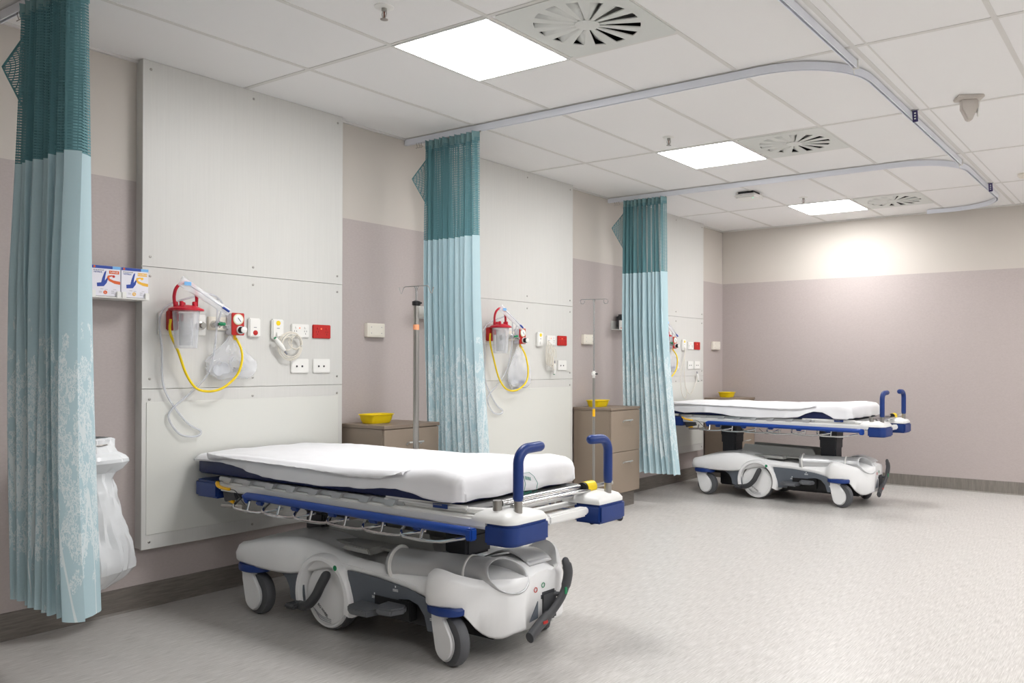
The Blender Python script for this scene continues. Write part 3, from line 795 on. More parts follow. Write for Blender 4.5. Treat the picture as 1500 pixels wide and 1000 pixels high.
    MB().tube([(X+.0685,yc-.004,1.452),(X+.0685,yc+.012,1.432)], .0014, 6).build('needle', m_dot, g, off=o)
    MB().lathe([(.022,.062),(.022,.070),(.019,.07)], axis='x', n=24, o=(X,yc+.012,1.388)).build('dial', m_label_w, r, off=o)
    k_ = MB().lathe([(.018,.070),(.018,.092),(.017,.095)], axis='x', n=24, o=(X,yc+.012,1.388)).build('knob', m_dot, r, off=o)
    MB().lathe([(.0165,.095),(.0165,.100),(.015,.101)], axis='x', n=24, o=(X,yc+.012,1.388)).build('knob_cap', m_lid, k_, off=o)
    MB().lathe([(.008,-.03),(.008,.0)], axis='z', n=12, o=(X+.04,yc-.006,1.365)).build('nipple', m_amber, r, off=o)
    # call button unit
    if b == 0:
        r = empty('staff_call_unit', (X, -.036+d, 1.405), 'white wall unit with a red button beside the regulator over the near bed', 'call button'); o = (X, -.036+d, 1.405)
        MB().box(X, X+.022, -.072+d, -.002+d, 1.355, 1.458, .006, 3).build('housing', m_lid, r, off=o)
        MB().lathe([(.0135,.022),(.0135,.025),(.012,.026)], axis='x', n=20, o=(X,-.036+d,1.378)).build('button', m_orange if False else m_red, r, off=o)
        MB().box(X+.022, X+.0225, -.045+d, -.028+d, 1.405, 1.409).build('print', m_greyprint, r, off=o)
    r = empty('nurse_call_socket', (X, .105+d, 1.40), 'white rounded wall unit with a yellow spot above the coiled cord %s' % which, 'call unit', 'nurse call wall units'); o = (X, .105+d, 1.40)
    MB().box(X, X+.022, .068+d, .142+d, 1.345, 1.458, .006, 3).build('housing', m_lid, r, off=o)
    MB().lathe([(.0135,.022),(.0135,.0235)], axis='x', n=20, o=(X,.105+d,1.436)).build('button', m_yellow, r, off=o)
    MB().box(X+.022, X+.0225, .096+d, .113+d, 1.405, 1.409).build('print', m_greyprint, r, off=o)
    MB().box(X+.022, X+.03, .09+d, .122+d, 1.36, 1.385, .003).build('plug', m_lid, r, off=o)
    # handset with cord
    r = empty('call_handset', (X+.03, .17+d, 1.32), 'white corded call handset looped over its wall unit %s' % which, 'handset', 'corded call handsets'); o = (X+.03, .17+d, 1.32)
    mb = MB()
    if b == 0:
        for q in range(3): coil(mb, .172+d, 1.312, .078-.006*q, .072-.005*q, 1, X+.03+.006*q, q)
        coil(mb, .205+d, 1.33, .040, .038, 2, X+.035, 3); coil(mb, .145+d, 1.325, .036, .034, 1, X+.042, 5)
        mb.build('cord', m_cream, r, off=o)
        h0, h1 = Vector((X+.045,.075+d,1.345)), Vector((X+.045,.145+d,1.262))
    elif b == 1:
        for q in range(6): coil(mb, .175+.012*q+d, 1.30-.01*q, .022+.004*(q%2), .085, 1, X+.03+.005*q, q)
        mb.build('cord', m_cream, r, off=o)
        h1, h0 = Vector((X+.04,.262+d,1.235)), Vector((X+.04,.255+d,1.135))
    else:
        mb.tube(smooth_path([(X+.03,.11+d,1.37),(X+.02,.10+d,1.2),(X+.02,.13+d,.98),(X+.02,.22+d,.90),(X+.02,.30+d,.95),(X+.03,.36+d,1.06),(X+.03,.355+d,1.13)]), .003, 6)
        mb.tube(smooth_path([(X+.03,.09+d,1.30),(X+.02,.03+d,1.1),(X+.02,.05+d,.92),(X+.02,.12+d,.86),(X+.02,.17+d,.95)]), .003, 6)
        mb.build('cord', m_cream, r, off=o)
        h1, h0 = Vector((X+.03,.355+d,1.13)), Vector((X+.03,.385+d,1.04))
    dirv = (h1-h0).normalized()
    MB().tube([h0, h0+(h1-h0)*.5, h1-(h1-h0)*.3], [.011,.014,.010], 12, round_end=True).build('grip', m_lid, r, off=o)
    MB().tube([h1-(h1-h0)*.32, h1], [.007,.005], 10).build('strain_relief', m_greyprint, r, off=o)
    MB().tube([h0-dirv*.013, h0-dirv*.006], [.007,.008], 10).build('push_button', m_green, r, off=o)
    wn = which
    socket_plate(.257+d, 1.398, 'white power socket with small orange light, upper row %s' % wn, m_lid, kind='neon')
    socket_plate(.403+d, 1.398, 'red emergency power socket %s' % wn, m_red, .124, .080, 'red')
    socket_plate(.255+d, 1.197, 'left white socket plate with two ports, lower row %s' % wn, m_lid, .118, .082, 'data', 'data_socket')
    socket_plate(.403+d, 1.197, 'right white socket plate with two ports, lower row %s' % wn, m_lid, .118, .082, 'data', 'data_socket')
bay_services(0, 'over the near bed')
bay_services(1, 'in the middle bay')
bay_services(2, 'in the far bay')

# ------------------------------------------------------------------ glove boxes
def glove_box(y0, wy, zb, label, accent, size_txt, letter, lab2):
    r = empty('glove_box', (.0, y0+wy/2, zb), label, 'glove box'); o = (0, y0+wy/2, zb); hz = .140
    xa, xb = .060, .140
    MB().box(xa, xb, y0, y0+wy, zb, zb+hz, .001, 1).build('carton', m_carton, r, off=o)
    x = xb
    MB().box(x, x+.0006, y0, y0+wy*.72, zb+hz-.014, zb+hz-.0005).build('blue_band', m_indigo, r, off=o)
    MB().box(x, x+.0006, y0+wy*.72, y0+wy, zb+hz-.014, zb+hz-.0005).build('light_band', m_skyb, r, off=o)
    MB().lathe([(.005,0),(.005,.001)], axis='x', n=16, o=(x,y0+.012,zb+hz-.007)).build('round_mark', m_orange, r, off=o)
    MB().box(x, x+.0006, y0+wy*.60, y0+wy*.95, zb+hz-.036, zb+hz-.021).build('size_label', accent, r, off=o)
    text_mb(size_txt, .0115, on_x(x+.0008, y0+wy*.775, zb+hz-.0285)).build('size_lettering', m_label_w, r, off=o)
    mb = MB()
    for k in range(5): mb.box(x, x+.0004, y0+wy*(.06+.075*k), y0+wy*(.12+.075*k), zb+hz-.0235, zb+hz-.0195)
    mb.build('fine_print', m_greyprint, r, off=o)
    text_mb('NITRILE', .0105, on_x(x+.0006, y0+wy*.22, zb+hz-.031)).build('lettering', m_indigo, r, off=o)
    yy = lambda a: y0+wy*a; zz = lambda a: zb+hz*a
    hand = [(.19,.30),(.42,.32),(.52,.44),(.56,.58),(.53,.60),(.48,.54),(.45,.50),(.47,.66),(.50,.80),(.49,.84),(.44,.78),(.37,.60),(.33,.44),(.18,.42)]
    MB().prism([(yy(a), zz(b)) for a, b in hand], 'yz', x, x+.0008).build('printed_glove', m_indigo, r, off=o)
    ring = [(.99,.50),(.80,.50),(.62,.56),(.54,.64),(.58,.72),(.74,.72),(.74,.69),(.63,.68),(.62,.64),(.72,.58),(.99,.585)]
    ring = [(.99,.40),(.80,.42),(.60,.50),(.52,.60),(.56,.68),(.70,.70),(.78,.68),(.70,.66),(.61,.63),(.62,.58),(.75,.53),(.99,.50)]
    MB().prism([(yy(a), zz(b)) for a, b in ring], 'yz', x, x+.0006).build('printed_swoosh', accent, r, off=o)
    MB().lathe([(.006,0),(.006,.001)], axis='x', n=16, o=(x,yy(.76),zz(.66))).build('spot', m_red if accent is m_orange else m_amber, r, off=o)
    MB().lathe([(.0085,0),(.0085,.001)], axis='x', n=20, o=(x,yy(.47),zz(.12))).build('size_dot', accent, r, off=o)
    text_mb(letter, .011, on_x(x+.0012, yy(.47), zz(.12))).build('size_lettering', m_label_w, r, off=o)
    mb = MB()
    for a, b in ((.25,.10),(.25,.14),(.68,.17),(.68,.13),(.68,.09),(.30,.22),(.45,.21),(.75,.22)): mb.box(x, x+.0004, yy(a), yy(a+.10), zz(b), zz(b)+.0015)
    mb.build('fine_print', m_greyprint, r, off=o)
    return r
def glove_bracket(ya, yb, zb, label, clips):
    r = empty('glove_box_bracket', (0, (ya+yb)/2, zb), label, 'bracket'); o = (0, (ya+yb)/2, zb)
    mb = MB(); mb.box(.001, .147, ya, yb, zb-.008, zb-.001, .002); mb.box(.001,.008, ya, yb, zb-.008, zb+.06, .001)
    mb.build('shelf', m_lid, r, off=o)
    for y in clips: MB().box(.1418, .148, y, y+.022, zb-.006, zb+.026, .003).build('clip', m_lid, r, off=o)
    return r
glove_bracket(-.905, -.634, 1.522, 'white plastic shelf holding the glove boxes right of the near curtain', (-.900,-.788,-.764,-.658))
glove_box(-.894, .127, 1.523, 'glove box with an orange LARGE label, next to the near curtain', m_orange, 'LARGE', 'L', '')
glove_box(-.763, .125, 1.523, 'glove box with a yellow X-LARGE label, next to the bedhead panel', m_gold, 'X-LARGE', 'XL', '')
# partly hidden brackets behind middle and far curtains
for y, lab in ((1.205,'white glove box shelf peeping out left of the middle curtain'),(3.565,'white glove box shelf peeping out left of the far curtain')):
    r = empty('glove_box_bracket', (0, y+.13, 1.5), lab, 'bracket'); o = (0, y+.13, 1.5)
    MB().box(.001, .09, y, y+.28, 1.515, 1.523, .002).build('shelf', m_lid, r, off=o)
    MB().box(.001, .004, y, y+.28, 1.523, 1.60, .001).build('back_plate', m_lid, r, off=o)
    MB().box(.086, .09, y, y+.28, 1.523, 1.602, .001).build('front_lip', m_lid, r, off=o)
    MB().box(.090, .091, y+.02, y+.05, 1.53, 1.536).build('print', m_red, r, off=o)
tag(MB().box(.01,.08,3.62,3.80,1.525,1.66,.02,3).build('dispenser', m_char, loc=(.04,3.7,1.525)), 'dark rounded dispenser on the shelf half hidden by the far curtain', 'dispenser')

# ------------------------------------------------------------------ waste bag on wall ring
def waste_bag():
    cy = -.935; r = empty('waste_bag_holder', (0, cy, .86), 'wire hoop on the wall holding a white rubbish bag, behind the near curtain', 'bag holder'); o = (0, cy, .86)
    mb = MB(); mb.tube([(.13+.115*math.cos(a), cy+.115*math.sin(a), .842) for a in [2*PI*i/40 for i in range(41)]], .004, 8)
    mb.box(.001,.02,cy-.03,cy+.03,.80,.87,.002); mb.build('hoop', m_steel, r, off=o)
    rows = []
    for i in range(44):
        t = i/43
        z = interp([(0,.872),(.06,.862),(.08,.842),(.12,.82),(.3,.70),(.65,.42),(.9,.235),(1,.18)], t)
        R = interp([(0,.100),(.04,.121),(.08,.120),(.14,.130),(.20,.165),(.26,.125),(.33,.108),(.6,.150),(.80,.185),(.86,.175),(.93,.12),(1,.055)], t)
        oy = interp([(0,0),(.3,0),(.7,.03),(1,.04)], t)
        row = []
        for k in range(56):
            a = 2*PI*k/56
            nn = noise.noise(Vector((math.cos(a)*1.6, math.sin(a)*1.6, t*5)))*.030*min(1,t*4)+abs(noise.noise(Vector((math.cos(a)*4, math.sin(a)*4, t*3))))*.034+abs(noise.noise(Vector((math.cos(a)*9, math.sin(a)*9, t*9))))*.012
            if .14 < t < .27: nn += .018*max(0, math.cos(a-.6))
            row.append(Vector((.145+(R+nn)*.75*math.cos(a), cy+oy+(R+nn)*math.sin(a), z)))
        rows.append(row)
    mb = MB(); V = mb.grid(rows, closed=True); mb.bm.faces.new(V[-1])
    b = mb.build('rubbish_bag', m_bagw, loc=(.145, cy, .86), ang=22)
    tag(b, 'white translucent rubbish bag hanging on the wall right of the near curtain', 'bag')
    mb = MB(); mb.prism([(cy+.08,.36),(cy+.115,.325),(cy+.12,.335),(cy+.09,.375)], 'yz', .255,.2556)
waste_bag()

# ------------------------------------------------------------------ drip stands
def iv_stand(x, y, ztop, r_out, r_in, zsplit, label, tapes, hook_dir, curly=False, base_rot=0.0, legs=5):
    r = empty('drip_stand', (x, y, 0), label, 'drip stand', 'chrome drip stands')
    MB().tube([(0,0,.07),(0,0,zsplit)], r_out, 16).build('lower_pole', m_steel, r)
    MB().tube([(0,0,zsplit-.02),(0,0,ztop-.002)], r_in, 12).build('upper_pole', m_chrome, r)
    mb = MB().lathe([(r_out+.001,zsplit-.012),(r_out+.007,zsplit-.008),(r_out+.007,zsplit+.012),(r_in+.001,zsplit+.018)], n=20)
    c = mb.build('collar', m_dark if not curly else m_lid, r)
    MB().tube([(r_out,0,zsplit+.002),(r_out+.024,0,zsplit+.002)], .006, 10).build('knob', m_dark, c)
    dx, dy = math.cos(hook_dir), math.sin(hook_dir); mb = MB()
    for s in (-1,1):
        if curly:
            pts = [(0,0,ztop)]+[(s*dx*.075,s*dy*.075,ztop-.001)]+[(s*dx*(.095+.018*math.sin(a)), s*dy*(.095+.018*math.sin(a)), ztop-.018+.018*math.cos(a)) for a in [i*PI/6 for i in range(0,11)]]
        else:
            pts = [(0,0,ztop),(s*dx*.07,s*dy*.07,ztop+.002*s),(s*dx*.078,s*dy*.078,ztop-.006),(s*dx*.090,s*dy*.090,ztop-.040),(s*dx*.097,s*dy*.097,ztop-.040),(s*dx*.108,s*dy*.108,ztop-.006)]
        mb.tube(pts, .0028, 8)
    mb.tube([(dx*-.012,dy*-.012,ztop),(0,0,ztop-.045)], .0026, 6); mb.tube([(dx*.012,dy*.012,ztop),(0,0,ztop-.045)], .0026, 6)
    mb.build('hook_bar', m_chrome, r)
    for z0, z1, m in tapes:
        rr = r_out if z0 < zsplit else r_in
        MB().lathe([(rr+.0008,z0),(rr+.0008,z1)], n=16).build('tape_band', m, r)
    MB().lathe([(.016,.055),(.03,.06),(.03,.085),(.016,.12)], n=24).build('hub', m_char, r)
    for k in range(legs):
        a = base_rot+2*PI*k/legs; ca, sa = math.cos(a), math.sin(a); R = .215
        lg = MB().tube([(ca*.02,sa*.02,.078),(ca*R*.7,sa*R*.7,.068),(ca*R,sa*R,.060)], [.012,.010,.009], 10).build('leg', m_char, r)
        q = a+.9
        MB().tube([(ca*R+math.cos(q+PI/2)*-.011,sa*R+math.sin(q+PI/2)*-.011,.025),(ca*R+math.cos(q+PI/2)*.011,sa*R+math.sin(q+PI/2)*.011,.025)], .025, 20).build('castor', m_dark, lg)
    return r
iv_stand(.64, .615, 1.655, .0165, .006, 1.555, 'thick steel drip stand behind the near bed, left of the middle curtain', [(1.405,1.435,mat('peach_tape',(236,160,118),.6))], 0.35, base_rot=.2)
iv_stand(.475, 2.62, 1.715, .0105, .0065, 1.13, 'slim chrome drip stand in front of the cabinet in the middle bay', [(.80,.86,m_amber),(1.10,1.155,m_lid)], 0.35, True, base_rot=-1.0)

# ------------------------------------------------------------------ hospital stretchers
def stretcher(loc, rz, dz, label, tagd, hemtab, sheet_label, foot_cut):
    root = empty('hospital_stretcher', loc, label, 'hospital bed', 'white and blue hospital stretchers', rz)
    C = (1.18, 0, 0)
    def B(mb, name, m, par=root, **k): return mb.build(name, m, par, off=C, **k)
    # ---------- base cover
    W = [(.445,.27),(.452,.325),(.475,.352),(.54,.366),(.62,.370),(.78,.366),(.86,.350),(.94,.33),(1.08,.32),(1.4,.318),(1.62,.320),(1.705,.322),(1.735,.352),(1.755,.366),(1.82,.370),(1.87,.350),(1.91,.310),(1.95,.262),(1.99,.212),(2.02,.180),(2.04,.150),(2.05,.11)]
    ZB = [(.445,.245),(.6,.240),(.84,.240),(.95,.26),(1.08,.285),(1.4,.285),(1.62,.262),(1.74,.240),(1.84,.240),(1.875,.236),(1.905,.205),(1.935,.150),(1.965,.115),(2.0,.105),(2.05,.125)]
    ZS = [(.445,.305),(.465,.325),(.54,.345),(.66,.372),(.78,.395),(.88,.400),(1.0,.385),(1.15,.355),(1.4,.340),(1.62,.325),(1.70,.330),(1.735,.360),(1.765,.380),(1.82,.382),(1.88,.362),(1.94,.338),(2.0,.335),(2.05,.335)]
    ZV = [(.445,.30),(.54,.350),(.7,.385),(.9,.39),(1.1,.345),(1.3,.315),(1.5,.295),(1.85,.295),(1.95,.315),(2.05,.33)]
    ZC = [(.445,.30),(.54,.355),(.7,.39),(.9,.40),(1.2,.365),(1.6,.345),(1.75,.355),(1.86,.385),(1.97,.375),(2.05,.345)]
    rows = []
    xs = [.445+(2.05-.445)*i/96 for i in range(97)]
    hs = lambda x: x-.052*max(0,(.85-x)/.405)
    for x in xs:
        w, zb, zs, zv, zc = cinterp(W,x), cinterp(ZB,x), cinterp(ZS,x), cinterp(ZV,x), cinterp(ZC,x)
        half = [(w-.010, zb), (w, zb+.012), (w+.003, (zb+zs)/2), (w-.002, zs-.030), (w-.012, zs-.010), (w-.032, zs+.001), (w-.055, zs*.75+zv*.25), (w*.72, zv), (w*.55, zv*.6+zc*.4), (w*.28, zc), (0, zc)]
        x = hs(x)
        row = [Vector((x, -a, b)) for a, b in half]+[Vector((x, a, b)) for a, b in half[-2::-1]]
        rows.append(row)
    mb = MB(); V = mb.grid(rows); mb.bm.faces.new(V[0]); mb.bm.faces.new(V[-1][::-1])
    B(mb, 'base_cover', m_white, ang=50, solid=.006)
    # chassis under the cover
    mb = MB(); mb.box(.62, 1.95, -.19, .19, .085, .22, .01); mb.box(.50,.80,-.27,.27,.20,.25,.005); mb.box(1.74,1.90,-.27,.27,.17,.24,.005)
    mb.box(1.05,1.86,-.295,.295,.12,.26,.005)
    B(mb, 'chassis', m_dark)
    # storage well between the columns
    mb = MB()
    mb.prism([(.80,.38),(.84,.47),(1.50,.455),(1.55,.36)], 'xz', -.115, -.110); mb.prism([(.80,.38),(.84,.47),(1.50,.455),(1.55,.36)], 'xz', .110, .115)
    mb.box(.93,1.58,-.2,.2,.372,.385,.003)
    mb.prism([(1.10,.37),(1.13,.395),(1.28,.39),(1.30,.365)], 'xz', -.27, -.16, .004)
    B(mb, 'storage_tray', m_tray)
    # rear foot-end silver insert on top
    rows = []
    for i in range(13):
        x = 1.70+.31*i/12; hwf = .17-.05*(i/12)**2
        rows.append([Vector((x, y, cinterp(ZC,x)+.006+.022*math.cos(y*9)*math.sin(PI*i/12))) for y in [-.03+(hwf+.03)*k/12 for k in range(13)]])
    mb = MB(); mb.grid(rows); B(mb, 'foot_tray', m_silver, solid=.004)
    # slate side panels
    for s in (-1,1):
        ya, yb = s*.322, s*.330
        mb = MB(); mb.prism([(1.22,.300),(1.40,.296),(1.60,.276),(1.72,.250),(1.79,.238),(1.775,.125),(1.72,.12),(1.70,.18),(1.665,.218),(1.61,.232),(1.55,.225),(1.51,.19),(1.36,.185),(1.35,.125),(1.26,.125)], 'xz', ya, yb)
        sp_ = B(mb, 'side_panel', m_slate)
        mb = MB(); mb.prism([(.66,.246),(.90,.252),(.92,.12),(.87,.105),(.82,.12),(.81,.17),(.785,.205),(.74,.232)], 'xz', ya, yb)
        B(mb, 'side_panel', m_slate)
        yt = s*.3312
        for (tx_, tz_, a_) in ((1.40,.215,.3),(1.53,.262,0),(1.75,.175,0)):
            mb = MB()
            for q in range(3): mb.box(tx_-.016, tx_+.016, min(yt,yt+s*.0005), max(yt,yt+s*.0005), tz_-.004*q, tz_-.004*q+.0018)
            mb.box(tx_-.003, tx_+.003, min(yt,yt+s*.0005), max(yt,yt+s*.0005), tz_+.008, tz_+.016)
            B(mb, 'printed_symbol', m_label_w, sp_)
        # arch over the big wheel
        cx, cz = 1.065, .165
        prof = []
        ri, ro = .158, .190
        rows = []
        y_in, y_out = s*.235, s*.352
        for i in range(41):
            a = math.radians(-18+ (218)*i/40)
            c_, s_ = math.cos(a), math.sin(a)
            k_out = ro+(.020 if i < 6 else 0)*(1-i/6)
            rows.append([Vector((cx+r_*c_, y_, cz+r_*s_)) for r_, y_ in ((ri,y_out-s*.006),(ri+.004,y_out),(k_out-.010,y_out),(k_out,y_out-s*.012),(k_out,y_in),(ri,y_in))])
        mb = MB(); V = mb.grid(rows, closed=True); mb.bm.faces.new(V[0]); mb.bm.faces.new(V[-1][::-1])
        ar = B(mb, 'wheel_arch', m_white, ang=40)
        mb = MB().lathe([(.012,0),(.012,s*.001)], axis='y', n=20, o=(cx+.10, s*.3525, cz+.142)); B(mb, 'round_sticker', m_green, ar)
        # big wheel
        wy = s*.315
        bw = B(MB().lathe([(.10,s*.235),(.146,s*.238),(.153,s*.25),(.153,s*.285),(.148,s*.295),(.12,s*.298)], axis='y', n=56, o=(cx-.012,0,.153)), 'big_wheel', m_tyre)
        cv = B(MB().lathe([(.141,s*.290),(.144,s*.300),(.138,s*.308),(.130,s*.306),(.126,s*.310),(.06,s*.318),(.0005,s*.320)], axis='y', n=56, o=(cx-.012,0,.155)), 'wheel_cover', m_white, bw)
        if s < 0:
            t1 = text_mb('BIG WHEEL', .017, on_ny(cx-.026, -.3185, .092) @ Matrix.Rotation(-.62,4,'Z'))
            B(t1, 'lettering', m_dot, cv)
            mb = MB()
            for q in range(3): mb.tube(smooth_path([(cx-.10+.012*q,-.3155,.095-.010*q),(cx-.04,-.317,.066-.008*q),(cx+.03,-.3165,.058-.008*q)],5), .0012, 5)
            B(mb, 'wheel_stripes', m_greyprint, cv)
        # curved side brake pedal
        px = [(cx-.17,.105),(cx-.115,.108),(cx-.06,.128),(cx-.015,.17),(cx+.012,.222),(cx+.028,.262)]
        mb = MB(); mb.tube(smooth_path([(a, s*(.345+.022*math.sin(PI*i/5)), b) for i, (a, b) in enumerate(px)], 6), [.020]*6+[.022]*25, 12, flat=1.0, round_end=True)
        mb.box(cx-.20, cx-.13, min(s*.33,s*.40), max(s*.33,s*.40), .094, .118, .008, 3)
        B(mb, 'brake_bar', m_char)
        # pump pedals
        mb = MB(); mb.prism([(1.31,s*.32),(1.32,s*.41),(1.37,s*.440),(1.47,s*.435),(1.485,s*.38),(1.48,s*.32)], 'xy', .158, .185, .005); B(mb, 'pump_pedal', m_pedal)
        mb = MB(); mb.prism([(1.48,s*.32),(1.49,s*.40),(1.53,s*.435),(1.60,s*.42),(1.62,s*.36),(1.59,s*.32)], 'xy', .180, .208, .007); B(mb, 'pump_pedal', m_pedal)
        B(MB().box(1.40, 1.62, min(s*.26,s*.3335), max(s*.26,s*.3335), .14, .225, .004), 'pedal_slot', m_dark)
    # casters
    for cx, cyy, sw in ((.530,-.312,-.04),(.530,.30,.12),(1.812,-.306,-.22),(1.825,.285,-.75)):
        ca, sa = math.cos(sw), math.sin(sw)
        Rm = Matrix.Translation((cx,cyy,0)) @ Matrix.Rotation(sw,4,'Z')
        def R(mb):
            for v in mb.bm.verts: v.co = Rm @ v.co
            return mb
        tail = .030
        mb = MB().lathe([(.05,-.022),(.094,-.022),(.100,-.012),(.100,.012),(.094,.022),(.05,.022)], axis='y', n=40, o=(tail,0,.100))
        ty = B(R(mb), 'caster', m_tyre)
        for s2 in (-1,1):
            # teardrop side cover
            pts = [(tail+.070*math.cos(a)-.010, .094+.074*math.sin(a)) for a in [math.radians(-150+ i*(200/20)) for i in range(21)]]
            pts += [(tail+.0,.190),(tail-.01,.212),(-.072,.215),(-.070,.165),(-.058,.12)]
            mb = MB(); mb.prism(pts, 'xz', s2*.022, s2*.040, .010); B(R(mb), 'caster_cover', m_white, ty)
        B(R(MB().box(-.085,.03,-.036,.036,.180,.222,.012,3)), 'fork', m_white, ty)
        mb = MB(); n = 36; rows = []
        for (rr, z) in ((.088,.206),(.102,.212),(.104,.232),(.098,.242)):
            rows.append([Vector((-.004+rr*1.0*math.cos(a), rr*.70*math.sin(a), z)) for a in [2*PI*i/n for i in range(n)]])
        V = mb.grid(rows, closed=True); mb.bm.faces.new(V[0]); mb.bm.faces.new(V[-1]); B(R(mb), 'caster_collar', m_navy, ty)
    # oxygen bottle holder (scoop)
    rows = []; n = 36
    A0, A1 = Vector((1.45,-.262,.352)), Vector((2.07,-.150,.350)); ax = (A1-A0); L = ax.length; ax.normalize(); side = Vector((-ax.y, ax.x, 0)).normalized(); upv = Vector((0,0,1))
    for i in range(25):
        t = i/24; row = []
        for k in range(n):
            a = 2*PI*k/n; R_ = .064+.012*max(0,t-.7)
            # slanted mouth: upper-front side is cut back
            cut = (.80+.20*(.5+.5*math.cos(a+.7)))
            d_ = t*L*cut
            row.append(A0+ax*d_+side*(R_*math.cos(a))+upv*(R_*math.sin(a)))
        rows.append(row)
    mb = MB(); mb.grid(rows, closed=True); oh = B(mb, 'oxygen_bottle_holder', m_silver, ang=60, solid=.004)
    mb = MB()
    for t in (.04, .62):
        mb = MB(); c_ = A0+ax*(L*t); mb.tube([c_+side*(.068*math.cos(a))+upv*(.068*math.sin(a)) for a in [math.radians(-60+i*10) for i in range(29)]], .006, 6, flat=2.2 if t < .1 else .6)
        B(mb, 'holder_band', m_lid, oh)
    # foot-end steer pedal
    ex = 2.085
    mb = MB(); mb.tube(smooth_path([(ex+.008,.108,.368),(ex+.012,.122,.315),(ex+.006,.095,.235),(ex+.0,.035,.180),(ex-.0,-.05,.142),(ex+.01,-.115,.118)],7), [.020]*3+[.025]*9+[.021]*12+[.026]*12+[.025]*5, 14, flat=.7, round_end=True, up=(1,0,0))
    sp2 = B(mb, 'steer_pedal', m_char)
    mb = MB(); mb.tube([(2.03,.03,.235),(2.06,.07,.235),(ex-.004,.088,.232)], .010, 12); mb.prism([(2.025,-.01),(2.062,-.01),(2.066,.09),(2.025,.09)], 'xy', .13, .255, .01)
    B(mb, 'pedal_bracket', m_char)
    B(MB().box(ex+.018,ex+.0225,.088,.104,.235,.265,.001), 'green_mark', m_green, sp2); B(MB().box(ex+.014,ex+.0195,-.055,-.025,.142,.154,.001), 'red_mark', m_red, sp2)
    B(MB().lathe([(.008,0),(.011,.0),(.011,.0015),(.008,.0015),(.008,0)], axis='x', n=20, cap=False, o=(2.054,-.045,.275)), 'red_symbol', m_red); B(MB().lathe([(.008,0),(.011,.0),(.011,.0015),(.008,.0015),(.008,0)], axis='x', n=20, cap=False, o=(2.054,.005,.285)), 'green_symbol', m_green)
    mb = MB().prism([(-.085,.150),(-.03,.155),(-.03,.225)], 'yz', 2.052, 2.0555); B(mb, 'instruction_label', m_slate)
    # lift columns
    for cx in (.655, 1.63):
        mb = MB(); mb.box(cx-.070,cx+.070,-.080,.080,.37,.47+dz*.4,.012,3); mb.box(cx-.076,cx+.076,-.086,.086,.46,.54+dz*.8,.010,3); mb.box(cx-.080,cx+.080,-.090,.090,.53,.60+dz,.010,3)
        B(mb, 'lift_column', m_col)
    C2 = (1.18, 0, -dz)
    def T(mb, name, m, par=root, **k): return mb.build(name, m, par, off=C2, **k)
    # ---------- litter frame
    for s in (-1,1):
        y0, y1 = sorted((s*.345, s*.392))
        T(MB().box(.26, 2.10, y0, y1, .583, .628, .010, 3), 'side_frame', m_whitem)
        mb = MB(); mb.box(.30,1.62, *sorted((s*.335,s*.372)), .628, .650, .004)
        for x in (.36,.52,.70,.86,1.02,1.18,1.36,1.52): mb.prism([(x,.626),(x+.055,.626),(x+.075,.652),(x+.03,.652)], 'xz', *sorted((s*.350,s*.390)))
        T(mb, 'deck_bracket', m_silver)
        T(MB().box(1.50, 1.98, *sorted((s*.352,s*.374)), .638, .660, .008, 3), 'deck_edge', m_whitem)
    mb = MB(); mb.box(.25, 1.95, -.335, .335, .632, .652, .004); mb.box(.6,1.8,-.25,.25,.595,.632,.004); T(mb, 'deck', m_grey)
    # foot U tube and cross rails
    mb = MB(); mb.tube(smooth_path([(1.55,-.35,.640),(1.90,-.35,.640),(2.03,-.33,.640),(2.06,-.25,.640),(2.065,0,.640),(2.06,.25,.640),(2.03,.33,.640),(1.90,.35,.640),(1.55,.35,.640)],6), .014, 10)
    T(mb, 'foot_frame', m_whitem)
    mb = MB(); mb.tube([(2.15,-.25,.582),(2.15,.26,.582)], .016, 12); mb.box(2.128,2.172,-.10,.16,.562,.602,.008); mb.tube([(2.03,-.3,.600),(2.05,.3,.600)], .012, 10); T(mb, 'cross_rail', m_whitem)
    mb = MB(); mb.tube([(.22,-.25,.595),(.22,.25,.595)], .016, 12); T(mb, 'cross_rail', m_whitem)
    # corner bumpers
    def rbox(x0, x1, y0, y1, z0, z1, out, r1=.05):
        # plan with one big rounded outer corner
        sx, sy = out; xo, xi = (x1, x0) if sx > 0 else (x0, x1); yo, yi = (y1, y0) if sy > 0 else (y0, y1)
        pts = [(xi,yi),(xi,yo)]
        for i in range(9):
            a = PI/2*i/8
            pts.append((xo-sx*r1+sx*r1*math.sin(a), yo-sy*r1+sy*r1*math.cos(a)))
        pts.append((xo,yi)); return pts
    for s in (-1,1):
        y0, y1 = sorted((s*.175, s*.398))
        mb = MB().prism(rbox(2.085,2.228,y0,y1,0,0,(1,s)), 'xy', .528, .610, .010); T(mb, 'corner_bumper', m_navy)
        mb = MB(); rows = []
        for (k, z) in ((1.0,.610),(1.0,.622),(.88,.640),(.60,.652),(.2,.655)):
            pl = rbox(2.02,2.220,y0+.004,y1-.004,0,0,(1,s),.05); cxm, cym = 2.10, (y0+y1)/2
            rows.append([Vector((cxm+(a-cxm)*k, cym+(b-cym)*k, z)) for a, b in pl])
        V = mb.grid(rows, closed=True); mb.bm.faces.new(V[0]); mb.bm.faces.new(V[-1]); T(mb, 'bumper_cap', m_whitem, ang=50)
        y0, y1 = sorted((s*.235, s*.405))
        mb = MB().prism(rbox(.120,.335,y0,y1,0,0,(-1,s)), 'xy', .545, .628, .010); T(mb, 'corner_bumper', m_navy)
        # push handle
        hx, hy = 2.178, s*.305
